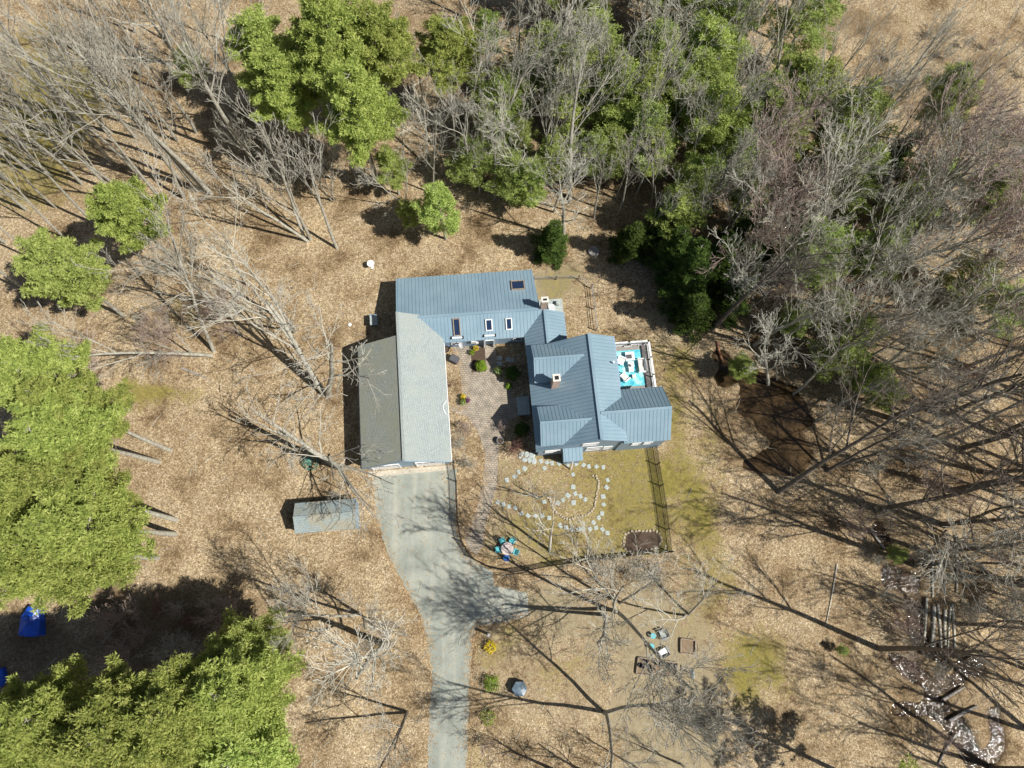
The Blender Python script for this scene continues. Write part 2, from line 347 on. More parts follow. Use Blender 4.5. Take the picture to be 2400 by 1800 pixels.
def channel(pts, w):
    global wat
    P_ = [at(x, y) for x, y in pts]; D = np.full(X.shape, 1e9); xx = X+warp*.22; yy = Y+warp2*.22
    for a, c in zip(P_, P_[1:]):
        dx, dy = c.x-a.x, c.y-a.y; t = np.clip(((xx-a.x)*dx+(yy-a.y)*dy)/(dx*dx+dy*dy), 0, 1)
        D = np.minimum(D, np.hypot(xx-a.x-t*dx, yy-a.y-t*dy))
    wat = np.maximum(wat, np.clip(1.35-D/w, 0, 1))
for pts, w in [([(2112, 1558), (2150, 1585), (2184, 1605), (2186, 1640), (2165, 1662), (2105, 1668)], .75), ([(2196, 1602), (2240, 1588), (2272, 1562), (2300, 1575)], .7), ([(2190, 1650), (2230, 1690), (2262, 1735), (2290, 1785), (2305, 1840), (2300, 1900)], 1.0),
               ([(2330, 1680), (2336, 1740), (2312, 1790)], .7), ([(2146, 1410), (2150, 1470), (2164, 1520), (2200, 1540)], .9), ([(2085, 1345), (2140, 1372)], 1.3), ([(2062, 1240), (2072, 1262)], .8)]: channel(pts, w)
Z = (vnoise(X, Y, 9, 9)-.5)*.10+(vnoise(X, Y, 2, 10)-.5)*.06
near = polymask(X, Y, gp([(760, 560), (1640, 560), (1640, 1660), (1400, 1900), (760, 1900), (640, 1160)]))
Z = np.where(near, 0, Z)-.5*np.clip(wat*1.6-.3, 0, 1)
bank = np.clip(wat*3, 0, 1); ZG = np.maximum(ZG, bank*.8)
V = np.stack([X.ravel(), Y.ravel(), Z.ravel()], 1); nx = len(gx); ny = len(gy)
ii = (np.arange(ny-1)[:, None]*nx+np.arange(nx-1)[None, :]).ravel()
Fq = np.stack([ii, ii+1, ii+nx+1, ii+nx], 1)
gme = npmesh('ground', V, Fq, 'ground', 4, True)
ca = gme.color_attributes.new('zone', 'FLOAT_COLOR', 'POINT')
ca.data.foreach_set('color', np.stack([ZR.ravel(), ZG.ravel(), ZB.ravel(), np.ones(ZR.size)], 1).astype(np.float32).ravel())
go = bpy.data.objects.new('ground', gme); COL.objects.link(go); tag(go, kind='structure')
def sheet(name, pts, mat, z, kind='structure', thick=0):
    b = MB(); p = gp(pts) if not isinstance(pts[0], Vector) else [tuple(q)[:2] for q in pts]
    if thick: b.prism(p, z-thick, z)
    else:
        n = len(p); A = sum(p[i][0]*p[(i+1) % n][1]-p[(i+1) % n][0]*p[i][1] for i in range(n))
        if A < 0: p = p[::-1]
        b.add([(x, y, z) for x, y in p], [tuple(range(n))])
    o = b.build(name, mat); tag(o, kind=kind); return o
def rough_edge(pts, step=.5, amp=.1, seed=0):
    r = random.Random(seed); out = []
    P = [at(x, y) for x, y in pts]; n = len(P)
    for i in range(n):
        a, b = P[i], P[(i+1) % n]; k = max(1, int((b-a).length/step))
        for j in range(k):
            q = a.lerp(b, j/k); out.append(Vector((q.x+r.uniform(-amp, amp), q.y+r.uniform(-amp, amp), 0)))
    return out
sheet('driveway', rough_edge([(1071, 1100), (1066, 1160), (1069, 1240), (1084, 1283), (1109, 1316), (1154, 1340), (1158, 1374), (1234, 1388), (1240, 1446), (1183, 1457), (1118, 1471), (1107, 1507), (1100, 1598), (1093, 1800), (1085, 2100), (980, 2100), (1002, 1800), (1006, 1670), (1013, 1598), (1004, 1515), (985, 1440), (944, 1367), (908, 1294), (884, 1215), (870, 1105)], .45, .07, 2), 'asphalt', .012)
sheet('apron', [(862, 1106), (1060, 1090), (1061, 1101), (864, 1119)], 'concrete', .03, thick=.05)
sheet('patio', rough_edge([(1060, 812), (1160, 806), (1164, 842), (1163, 880), (1184, 899), (1199, 899), (1200, 932), (1216, 932), (1216, 975), (1196, 985), (1186, 1005), (1175, 1025), (1168, 1054), (1164, 1141), (1150, 1190), (1137, 1230), (1131, 1282), (1118, 1300), (1100, 1290), (1088, 1262), (1090, 1244), (1104, 1225), (1120, 1184), (1132, 1130), (1137, 1062), (1120, 1010), (1095, 975), (1060, 968), (1055, 955), (1086, 945), (1078, 871)], .4, .02, 1), 'paver', .02)
cc = at(1134, 927)
b = MB(); b.add([(cc.x+1.7*math.cos(t), cc.y+1.7*math.sin(t), .026) for t in np.linspace(0, 2*math.pi, 49)[:-1]], [tuple(range(48))]); tag(b.build('patio_circle', 'paver_round'), kind='structure')
sheet('planting_soil', rough_edge([(1104, 816), (1136, 814), (1139, 870), (1105, 873)], .3, .03, 3), 'soil', .027)
sheet('water_pond', [(1640, 780), (2010, 780), (2010, 1130), (1640, 1130)], 'pond', -.16)
sheet('water_stream', [(1980, 1200), (2500, 1200), (2500, 1950), (1980, 1950)], 'water', -.16)
# ---------------------------------------------------------------- house  (frame u east, v north, turned 5 deg)
CU, SU = math.cos(UA), math.sin(UA)
def uv(u, v, z=0): return Vector((u*CU-v*SU, u*SU+v*CU, z))
def touv(p): return (p[0]*CU+p[1]*SU, -p[0]*SU+p[1]*CU, p[2])
house = empty('house', uv(4, 20), 'large blue-grey house with metal roofs, an attached shingle-roofed garage and two brick chimneys', 'house')
SEAM = .37
def clip_half(poly, f):
    out = []
    for i in range(len(poly)):
        a, b = poly[i], poly[(i+1) % len(poly)]; fa, fb = f(a), f(b)
        if fa >= 0: out.append(a)
        if (fa >= 0) != (fb >= 0):
            t = fa/(fa-fb); out.append(tuple(a[k]+(b[k]-a[k])*t for k in range(len(a))))
    return out
def slab(poly, name, mat, seam=None, parent=house, th=.10):
    """poly: list of (u,v,z), planar; seam axis 'u' or 'v' the seams run along."""
    pts = [uv(*p) for p in poly]; n = len(pts)
    nrm = (pts[1]-pts[0]).cross(pts[2]-pts[0]).normalized()
    if nrm.z < 0: pts = pts[::-1]; poly = poly[::-1]; nrm = -nrm
    b = MB(); vs = pts+[p-Vector((0, 0, th)) for p in pts]
    b.add(vs, [tuple(range(n)), tuple(range(n, 2*n))[::-1]]+[(i, n+i, n+(i+1) % n, (i+1) % n) for i in range(n)])
    mats = [mat]
    if seam:
        mats.append('metalroof_rib'); ax = 1 if seam == 'u' else 0
        lo = min(p[ax] for p in poly); hi = max(p[ax] for p in poly); k = lo+SEAM/2
        while k < hi:
            xs = []
            for i in range(n):
                p, q = poly[i], poly[(i+1) % n]
                if (p[ax]-k)*(q[ax]-k) < 0:
                    t = (k-p[ax])/(q[ax]-p[ax]); xs.append(uv(*[p[j]+(q[j]-p[j])*t for j in range(3)])+nrm*.008)
            if len(xs) == 2: b.bar(xs[0], xs[1], .022, .022, mi=1)
            k += SEAM
    return b.build(name, mats, parent)
def gable(u0, u1, v0, v1, zr, axis, r=None, z0=None, z1=None, mat='roof', cap=True):
    """two slabs: axis 'u' = ridge runs along u at v=r; z0 is the low-side eave, z1 the high-side eave."""
    if axis == 'u':
        slab([(u0, v0, z0), (u1, v0, z0), (u1, r, zr), (u0, r, zr)], 'roof', mat, 'v' if mat == 'roof' else None)
        slab([(u0, r, zr), (u1, r, zr), (u1, v1, z1), (u0, v1, z1)], 'roof', mat, 'v' if mat == 'roof' else None)
        a, c = uv(u0, r, zr+.03), uv(u1, r, zr+.03)
    else:
        slab([(u0, v0, z0), (r, v0, zr), (r, v1, zr), (u0, v1, z0)], 'roof', mat, 'u' if mat == 'roof' else None)
        slab([(r, v0, zr), (u1, v0, z1), (u1, v1, z1), (r, v1, zr)], 'roof', mat, 'u' if mat == 'roof' else None)
        a, c = uv(r, v0, zr+.03), uv(r, v1, zr+.03)
    if cap: MB().bar(a, c, .28, .06).build('ridge_cap', mat, house)
def wall(poly, z0, z1s, name='wall', mat='siding'):
    """vertical walled solid under a gable: poly of (u,v,ztop)"""
    n = len(poly); vs = [uv(p[0], p[1], z0) for p in poly]+[uv(*p) for p in poly]
    A = sum(poly[i][0]*poly[(i+1) % n][1]-poly[(i+1) % n][0]*poly[i][1] for i in range(n))
    fs = [(i, (i+1) % n, n+(i+1) % n, n+i) for i in range(n)]
    if A < 0: fs = [f[::-1] for f in fs]
    b = MB(); b.add(vs, fs); return b.build(name, mat, house)
def siding_mat():
    m, nt, b = nodes_mat('lap_siding', .6)
    tc = N(nt, 'ShaderNodeTexCoord'); sx = N(nt, 'ShaderNodeSeparateXYZ'); nt.links.new(tc.outputs['Object'], sx.inputs[0])
    mm = N(nt, 'ShaderNodeMath', operation='FRACT'); ml = N(nt, 'ShaderNodeMath', operation='MULTIPLY'); ml.inputs[1].default_value = 6
    nt.links.new(sx.outputs[2], ml.inputs[0]); nt.links.new(ml.outputs[0], mm.inputs[0])
    b.inputs['Base Color'].default_value = (.24, .34, .44, 1)
    bp = N(nt, 'ShaderNodeBump', Strength=.6, Distance=.03); nt.links.new(mm.outputs[0], bp.inputs['Height']); nt.links.new(bp.outputs[0], b.inputs['Normal']); return m
M['siding'] = siding_mat()
# garage
zs = lambda u, zr, s, r: zr-s*abs(u-r)
slab([(-11.45, 12.1, 2.8), (-7.07, 12.1, 5.25), (-7.07, 24.75, 5.25), (-11.45, 24.75, 2.8)], 'roof', 'shingle_w')
slab([(-7.07, 12.1, 5.25), (-2.7, 12.1, 2.8), (-2.7, 27.2, 2.8), (-7.07, 27.2, 5.25)], 'roof', 'shingle_e')
MB().bar(uv(-7.07, 12.1, 5.28), uv(-7.07, 27.2, 5.28), .25, .05).build('ridge_cap', 'shingle_e', house)
wall([(-11.1, 12.4, 2.9), (-7.07, 12.4, 5.13), (-3.05, 12.4, 2.88), (-3.05, 24.9, 2.88), (-7.07, 24.9, 5.13), (-11.1, 24.4, 2.9)], 0, 0)
MB().bar(uv(-2.66, 12.1, 2.78), uv(-2.66, 24.4, 2.78), .07, .1).build('gutter', 'white', house)
MB().bar(uv(-11.5, 12.1, 2.78), uv(-11.5, 24.7, 2.78), .1, .12).build('gutter', 'black', house)
# fascia boards of the front gable, garage doors
b = MB(); b.bar(uv(-11.45, 12.06, 2.72), uv(-7.07, 12.06, 5.17), .05, .22); b.bar(uv(-7.07, 12.06, 5.17), uv(-2.7, 12.06, 2.72), .05, .22); b.build('rake_board', 'siding', house)
for cu in (-9.3, -4.9):
    b = MB(); c = uv(cu, 12.36, 1.1); b.box(c, (2.6, .06, 2.2), UA)
    d = b.build('garage_door', 'white', house)
    w = MB()
    for i in range(4): w.box(uv(cu-1.0+i*.67, 12.31, 1.85), (.5, .03, .3), UA)
    w.build('pane', 'glass', d)
    fr = MB(); fr.box(uv(cu, 12.33, 2.26), (2.84, .1, .12), UA)
    for s in (-1, 1): fr.box(uv(cu+s*1.36, 12.33, 1.1), (.12, .1, 2.2), UA)
    fr.build('frame', 'white', d)
# north wing (saltbox)
NR = (-7.33, 7.85); nz = (2.7, 4.1, 2.6)
slab([(-7.1, 24.5, 2.6), (7.85, 24.5, 2.6), (7.85, 26.9, 4.1), (-7.1, 26.9, 4.1)], 'roof', 'roof', 'v')
slab([(-7.3, 26.9, 4.1), (7.4, 26.9, 4.1), (7.15, 32.0, 2.7), (-7.3, 32.0, 2.7)], 'roof', 'roof', 'v')
MB().bar(uv(-6, 26.9, 4.13), uv(7.8, 26.9, 4.13), .28, .06).build('ridge_cap', 'roof', house)
wall([(-7.0, 24.85, 2.7), (7.1, 24.85, 2.7), (7.1, 26.9, 3.98), (7.1, 31.7, 2.68), (-7.0, 31.7, 2.68), (-7.0, 26.9, 3.98)], 0, 0)
# connector
slab([(5.65, 22.4, 2.7), (7.85, 22.4, 4.1), (7.85, 26.88, 4.1), (5.65, 26.0, 2.7)], 'roof', 'roof', 'u')
slab([(7.85, 22.4, 4.1), (10.05, 22.4, 2.7), (10.05, 26.9, 2.7), (7.85, 26.9, 4.1)], 'roof', 'roof', 'u')
MB().bar(uv(7.85, 22.9, 4.13), uv(7.85, 26.9, 4.13), .24, .06).build('ridge_cap', 'roof', house)
wall([(5.95, 22.6, 2.75), (9.75, 22.6, 2.75), (9.75, 26.6, 2.75), (7.85, 26.6, 3.98), (5.95, 26.6, 2.75)], 0, 0)
# main block
sw = (6.6-3.1)/(11.68-5.66)
slab([(5.66, 12.35, 3.1), (11.68, 12.35, 6.6), (11.68, 23.0, 6.6), (5.66, 23.0, 3.1)], 'roof', 'roof', 'u')
slab([(11.68, 12.35, 6.6), (14.37, 12.35, 5.1), (14.37, 23.0, 5.1), (11.68, 23.0, 6.6)], 'roof', 'roof', 'u')
MB().bar(uv(11.68, 12.35, 6.63), uv(11.68, 23.0, 6.63), .3, .06).build('ridge_cap', 'roof', house)
wall([(6.0, 12.45, 3.2), (11.68, 12.45, 6.48), (14.1, 12.45, 5.12), (14.1, 22.7, 5.12), (11.68, 22.7, 6.48), (6.0, 22.7, 3.2)], 0, 0)
b = MB(); b.bar(uv(5.66, 12.32, 3.02), uv(11.68, 12.32, 6.52), .05, .2); b.bar(uv(11.68, 12.32, 6.52), uv(14.37, 12.32, 5.02), .05, .2); b.build('rake_board', 'siding', house)
MB().bar(uv(14.42, 17.7, 5.05), uv(14.42, 23.0, 5.05), .1, .1).build('gutter', 'siding', house)
# dormers
for c, hw in ((20.9, 1.98), (14.5, 1.98)):
    slab([(6.05, c-hw, 4.6), (8.35, c-hw, 4.6), (11.05, c, 6.2), (6.05, c, 6.2)], 'roof', 'roof', 'v')
    slab([(6.05, c, 6.2), (11.05, c, 6.2), (8.35, c+hw, 4.6), (6.05, c+hw, 4.6)], 'roof', 'roof', 'v')
    MB().bar(uv(6.05, c, 6.23), uv(11.0, c, 6.23), .24, .06).build('ridge_cap', 'roof', house)
    q = hw-.2
    wall([(6.3, c-q, 4.66), (8.1, c-q, 4.66), (10.4, c, 6.05), (8.1, c+q, 4.66), (6.3, c+q, 4.66), (6.3, c, 6.05)], 2.9, 0)
    for s in (-1, 1):
        for zc in (4.1,):
            f = MB()
            x0 = 6.27
            for dz in (-.5, .5): f.box(uv(x0, c+s*.65, zc+dz), (.06, .9, .08), UA)
            for dy in (-.45, .45, 0): f.box(uv(x0, c+s*.65+dy, zc), (.06, .07, 1.0), UA)
            fr = f.build('window', 'white', house); MB().box(uv(6.29, c+s*.65, zc), (.04, .84, .94), UA).build('pane', 'glass', fr)
# east wing
slab([(14.2, 12.2, 4.3), (18.8, 12.2, 4.3), (18.8, 14.93, 6.5), (12.0, 14.93, 6.5), (12.0, 14.9, 6.48), (14.2, 12.35, 4.42)], 'roof', 'roof', 'v')
slab([(11.9, 14.93, 6.5), (18.8, 14.93, 6.5), (18.8, 17.66, 4.3), (14.3, 17.66, 4.3)], 'roof', 'roof', 'v')
MB().bar(uv(11.9, 14.93, 6.53), uv(18.8, 14.93, 6.53), .26, .06).build('ridge_cap', 'roof', house)
wall([(14.0, 12.32, 4.36), (18.5, 12.32, 4.36), (18.5, 14.93, 6.38), (18.5, 17.35, 4.42), (14.0, 17.35, 4.42)], 0, 0)
# south side windows
def win(u, v, z, w, h, ns='v', rows=True):
    f = MB(); d = .06
    if ns == 'v':
        for dz in (-h/2, 0, h/2): f.box(uv(u, v, z+dz), (w+.1, d, .09), UA)
        for du in (-w/2, w/2): f.box(uv(u+du, v, z), (.09, d, h), UA)
        fr = f.build('window', 'white', house); MB().box(uv(u, v+.02, z), (w, .04, h), UA).build('pane', 'glass', fr)
    else:
        for dz in (-h/2, 0, h/2): f.box(uv(u, v, z+dz), (d, w+.1, .09), UA)
        for dv in (-w/2, w/2): f.box(uv(u, v+dv, z), (d, .09, h), UA)
        fr = f.build('window', 'white', house); MB().box(uv(u+.02, v, z), (.04, w, h), UA).build('pane', 'glass', fr)
for u, z, w, h in ((10.9, 4.2, 1.5, 1.1), (11.6, 1.7, 1.5, 1.5), (7.4, 2.0, 1.5, 1.0), (15.6, 3.1, .8, 1.0), (16.8, 3.1, .8, 1.0), (13.0, 1.6, .8, 1.2)): win(u, 12.41 if u < 14 else 12.28, z, w, h)
for v in (14.0, 15.4, 20.3, 21.6): win(5.97, v, 1.6, .9, 1.2, 'u')
for v in (14.2, 15.6): win(18.53, v, 2.4, .9, 1.2, 'u')
for v in (19.0, 21.0): win(14.13, v, 2.2, 1.4, 2.0, 'u')
for u in (-1.5, 5.0): win(u, 24.81, 1.5, .9, 1.1)
for u in (-4, 0, 4): win(u, 31.74, 1.6, 1.1, 1.2)
# small south bump-out roof
slab([(8.35, 11.2, 2.35), (10.3, 11.2, 2.35), (10.3, 12.64, 3.0), (8.35, 12.64, 3.0)], 'bay_roof', 'roof', 'v')
wall([(8.5, 11.35, 2.36), (10.15, 11.35, 2.36), (10.15, 12.64, 2.9), (8.5, 12.64, 2.9)], 0, 0, 'bay_wall')
MB().bar(uv(9.3, 11.2, 2.2), uv(9.3, 10.75, .15), .09, .09).build('downspout', 'white', house)
# chimneys
def chimney(px, py, ztop, z0, w, d, label):
    c = at(px, py, ztop); u, v, _ = touv(c)
    b = MB(); b.box(uv(u, v, (z0+ztop)/2), (w, d, ztop-z0), UA); ch = b.build('chimney', 'brick', house); ch['label'] = label
    k = MB(); w2, d2 = w+.08, d+.08
    for s in (-1, 1):
        k.box(uv(u+s*(w2/2-.08), v, ztop+.07), (.16, d2, .14), UA); k.box(uv(u, v+s*(d2/2-.08), ztop+.07), (w2-.32, .16, .14), UA)
    k.build('chimney_cap', 'cream', ch)
    MB().box(uv(u, v, ztop+.012), (w2-.32, d2-.32, .02), UA).build('flue', 'black', ch)
    return u, v
chimney(1277, 703, 6.0, 0, .65, .5, 'brick chimney rising beside the north deck')
chimney(1304.5, 886, 7.0, 4.0, .65, .65, 'brick chimney on the main roof slope')
# skylights: corners read on the roof planes
def on_plane(px, py, p0, nrm):
    r = Vector(ray(px, py)); o = Vector((0, 0, H)); t = (Vector(p0)-o).dot(nrm)/r.dot(nrm); return o+r*t
def plane_of(poly):
    a, b_, c = [uv(*p) for p in poly[:3]]; n = (b_-a).cross(c-a).normalized(); return a, n if n.z > 0 else -n
def skylight(x0, y0, x1, y1, pl, fmat='wood'):
    a, n = pl; q = lambda x, y: Vector(touv(on_plane(880+x/4.608, 600+y/4.608, a, n)))
    c = (q(x0, y0)+q(x1, y1)+q(x0, y1)+q(x1, y0))/4; w = abs((q(x1, y0)-q(x0, y0))[0]); e1 = q((x0+x1)/2, y1)-q((x0+x1)/2, y0); h = e1.length
    X_ = Vector((1, 0, 0)); Z_ = Vector((-SU*0, 0, 1)); nn = Vector((n.x*CU+n.y*SU, -n.x*SU+n.y*CU, n.z)); Y_ = nn.cross(X_).normalized()
    R = Matrix((X_, Y_, nn)).transposed(); Rw = Matrix.Rotation(UA, 3, 'Z')@R
    W_ = lambda dx, dy, dz: uv(*(c+R@Vector((dx, dy, dz))))
    b = MB(); t = .09
    for s in (-1, 1):
        b.box(W_(s*(w/2), 0, .08), (t, h+t, .18), rot=Rw); b.box(W_(0, s*(h/2), .08), (w-t, t, .18), rot=Rw)
    o = b.build('skylight', fmat, house)
    MB().box(W_(0, 0, .07), (w-t, h-t, .06), rot=Rw).build('pane', 'glass', o)
pS = plane_of([(-7, 24.5, 2.6), (7, 24.5, 2.6), (7, 26.9, 4.1)]); pN = plane_of([(-7.3, 26.9, 4.1), (7, 26.9, 4.1), (7, 32, 2.7)])
skylight(845, 675, 912, 855, pS); skylight(1193, 685, 1258, 800, pS, 'white'); skylight(1412, 672, 1470, 788, pS, 'white'); skylight(1470, 275, 1605, 365, pN)
for x0, x1, y in ((820, 945, 880), (1170, 1295, 857)):
    a, n = pS; A = on_plane(880+x0/4.608, 600+(y+3)/4.608, a, n)+n*.09; B = on_plane(880+x1/4.608, 600+(y-3)/4.608, a, n)+n*.09
    b = MB(); b.bar(A, B, .16, .05); o = b.build('snow_guard', 'white', house)
    [MB().box(Q-n*.03, (.14, .3, .12), UA).build('bracket', 'black', o) for Q in (A, B)]
# bent white cable on the garage roof, vent on the main roof
pE = plane_of([(-7.07, 12.1, 5.25), (-2.7, 12.1, 2.8), (-2.7, 27.2, 2.8)])
pts = [on_plane(800+x/5.027, 780+y/5.027, *pE)+Vector((0, 0, .06)) for x, y in ((1232, 795), (1228, 820), (1208, 840), (1196, 865), (1200, 900), (1218, 930), (1230, 955), (1246, 970))]
MB().tube(pts, .05, 6).build('downspout', 'white', house)
b = MB(); c = on_plane(1200+1190/5.027, 760+462/5.027, *plane_of([(11.68, 12.35, 6.6), (14.37, 12.35, 5.1), (14.37, 23.0, 5.1)])); b.lathe(c, [(.07, -.2), (.07, .5), (.1, .5), (.1, .56)], 10); b.build('vent_pipe', 'white', house)
# satellite dish, meter boxes on the courtyard wall
b = MB(); c = uv(-.85, 24.35, 2.0); b.tube([uv(-.85, 24.84, 1.6), uv(-.85, 24.5, 1.7), c], .03); dish = b.build('satellite_dish', 'grey', house)
b = MB(); vs = []; R = Vector((-.5, -.6, .6)).to_track_quat('Z', 'Y').to_matrix()
b.lathe((0, 0, 0), [(.04, 0), (.2, .03), (.33, .09), (.33, .10), (.2, .05), (.04, .02)], 18); b.v = [tuple(c+R@Vector((x*1.0, y*1.1, z))) for x, y, z in b.v]; b.build('reflector', 'white', dish)
b = MB(); b.box(uv(.35, 24.72, 1.7), (.5, .24, .6), UA); b.box(uv(.75, 24.74, 1.2), (.25, .2, .3), UA); b.build('meter_box', 'white', house)
b = MB()
for s in (-1, 1): b.box(uv(2.0+s*.5, 24.62, 1.35), (.1, .35, 2.3), UA)
b.box(uv(2.0, 24.62, 2.45), (1.1, .4, .1), UA); b.build('window_box', 'white', house)
# north-east stoop with bins
st = empty('stoop', uv(9.0, 28.3), 'pale grey boarded stoop behind the chimney on the north-east side of the house', 'stoop')
MB().box(uv(9.05, 28.2, .25), (2.5, 2.3, .5), UA).build('platform', 'stone', st)
for i, (du, dv) in enumerate(((0, 0), (0, .5), (0, -.5))):
    o = MB().box(uv(9.0+du, 27.9+dv, .69), (.62, .42, .36), UA).build('storage_box', 'white', bevel=.03)
    tag(o, ['middle white box of three on the stoop behind the chimney', 'northernmost white box on the stoop behind the chimney', 'white box on the stoop closest to the connector roof'][i], 'box', 'white boxes on the stoop')
o = MB().lathe(uv(9.75, 28.75, .5), [(.2, 0), (.24, .05), (.24, .4), (.18, .5), (.1, .5)], 16).build('planter_pot', 'stone'); tag(o, 'pale round urn on the stoop behind the chimney', 'urn')
# ---------------------------------------------------------------- deck
DZ = 1.0
dk = empty('deck', uv(16, 20), 'raised wooden deck with white railings and a turquoise rug in the angle of the house', 'deck')
ne = touv(at(1522, 797, 2.0)); du1 = ne[0]; dv1 = ne[1]
b = MB()
k = 17.36
while k < dv1:
    b.box(uv((14.12+du1)/2, k+.07, DZ-.03), (du1-14.12, .135, .05), UA); k += .145
b.build('decking', 'woodgrey', dk)
MB().box(uv((14.12+du1)/2, (17.38+dv1)/2, DZ-.2), (du1-14.2, dv1-17.45, .26), UA).build('joist_frame', 'wood', dk)
for (u, v) in ((du1-.1, dv1-.1), (du1-.1, 19.5), (du1-.1, 17.8), (16.2, dv1-.1), (14.4, dv1-.1)):
    MB().box(uv(u, v, DZ/2-.15), (.14, .14, DZ-.3), UA).build('deck_post', 'wood', dk)
def railing(a, c, parent):
    L = (c-a).length; d = (c-a).normalized(); b = MB()
    b.bar(a+Vector((0, 0, 1.0)), c+Vector((0, 0, 1.0)), .2, .05); b.bar(a+Vector((0, 0, .12)), c+Vector((0, 0, .12)), .12, .05)
    n = int(L/.13)
    for i in range(n): b.box(a+d*(i+.5)*L/n+Vector((0, 0, .55)), (.05, .05, .86), UA)
    b.build('railing', 'white', parent)
def rpost(p, parent): MB().box(p+Vector((0, 0, .55)), (.13, .13, 1.14), UA).build('railing_post', 'black', parent)
zz = lambda u, v: uv(u, v, DZ)
cs = [zz(14.5, dv1-.08), zz((14.5+du1)/2, dv1-.08), zz(du1-.08, dv1-.08), zz(du1-.08, (dv1+17.6)/2+1.0), zz(du1-.08, (dv1+17.6)/2-.9), zz(du1-.08, 17.6)]
for i in range(5): railing(cs[i], cs[i+1], dk)
for p in cs[:5]: rpost(p, dk)
def dpt(x, y, z): return at(1420+x/11.06, 780+y/11.06, z)
p = [dpt(245, 485, DZ), dpt(880, 430, DZ), dpt(1030, 1360, DZ), dpt(365, 1420, DZ)]
b = MB(); b.prism([tuple(q)[:2] for q in p], DZ+.002, DZ+.02); tag(b.build('rug', 'rug'), 'turquoise tie-dyed outdoor rug covering most of the deck', 'rug')
def armchair(loc, rz, label, mat='white', cush='cream', w=.72, name='armchair', cat='armchair', group=None, two=False):
    e = empty(name, loc, label, cat, group, rz)
    def pt(nm, bb, m, bev=.015):
        o = bb.build(nm, m, bevel=bev); o.parent = e; return o
    b = MB(); b.box((0, 0, .33), (.62, w, .06)); pt('seat', b, mat)
    b = MB(); n = 5 if not two else 9
    for i in range(n):
        y = -w/2+(i+.5)*w/n; b.bar((-.28, y, .35), (-.46, y, .92-.12*abs(i-(n-1)/2)/(n/2)), w/n-.02, .03)
    pt('backrest', b, mat, 0)
    for s in (-1, 1):
        b = MB(); b.box((0, s*(w/2+.04), .58), (.72, .14, .04)); pt('armrest', b, mat)
        for x in (-.28, .3):
            b = MB(); b.box((x, s*(w/2+.03), .28), (.09, .05, .56)); pt('leg', b, mat, 0)
    k = 2 if two else 1
    for i in range(k):
        b = MB(); b.box((.02, (-w/4+i*w/2) if two else 0, .41), (.56, w/k-.05, .1)); pt('cushion', b, cush, .04)
    return e
armchair(dpt(385, 760, DZ+.02), math.radians(-25), 'white fan-back garden chair beside the house wall on the rug')
armchair(dpt(480, 1180, DZ+.02), math.radians(40), 'white garden chair at the south end of the turquoise rug')
armchair(dpt(900, 880, DZ+.02), math.radians(185), 'white two-seat bench with a pale cushion by the east railing', w=1.35, name='loveseat', cat='bench', two=True)
def side_table(loc, w, label, rz=0, mat='white', h=.45):
    e = empty('side_table', loc, label, 'table', None, rz)
    o = MB().box((0, 0, h), (w, w, .05)).build('table_top', mat, bevel=.01); o.parent = e
    for x in (-1, 1):
        for y in (-1, 1):
            o = MB().box((x*(w/2-.06), y*(w/2-.06), h/2), (.05, .05, h-.04)).build('leg', mat); o.parent = e
side_table(dpt(605, 640, DZ+.02), .95, 'square white table with a dark tray between chair and north railing', UA)
side_table(dpt(630, 850, DZ+.02), .62, 'white table carrying two dark pots in front of the bench', UA)
side_table(dpt(640, 980, DZ+.02), .5, 'small white table south of the table with the dark pots', UA, h=.4)
side_table(dpt(715, 1150, DZ+.02), .38, 'tiny pale stool at the south end of the rug', UA, 'cream', .35)
tag(MB().box(dpt(600, 615, DZ+.51), (.6, .45, .03), UA).build('tray', 'darkgrey'), 'dark tray on the square white table', 'tray')
for i, (x, y) in enumerate(((615, 840), (640, 868))):
    o = MB().lathe(dpt(x, y, DZ+.495), [(.06, 0), (.09, .14), (.08, .15), (.02, .12)], 12).build('plant_pot', 'darkgrey'); tag(o, ['small dark pot on the white deck table, nearer the house', 'small dark pot on the white deck table, nearer the bench'][i], 'pot')
for i, (x, y) in enumerate(((555, 330), (915, 295))):
    e = empty('planter_box', dpt(x, y, DZ), ['white planter box of dark soil at the middle of the north railing', 'white planter box with pinkish plants in the railing corner'][i], 'planter', None, UA)
    bb = MB()
    for s in (-1, 1): bb.box((0, s*.14, .14), (.8, .03, .28)); bb.box((s*.385, 0, .14), (.03, .25, .28))
    o = bb.build('box', 'white'); o.parent = e
    o = MB().box((0, 0, .11), (.74, .25, .2)).build('soil', ['soil', 'purple'][i]); o.parent = e
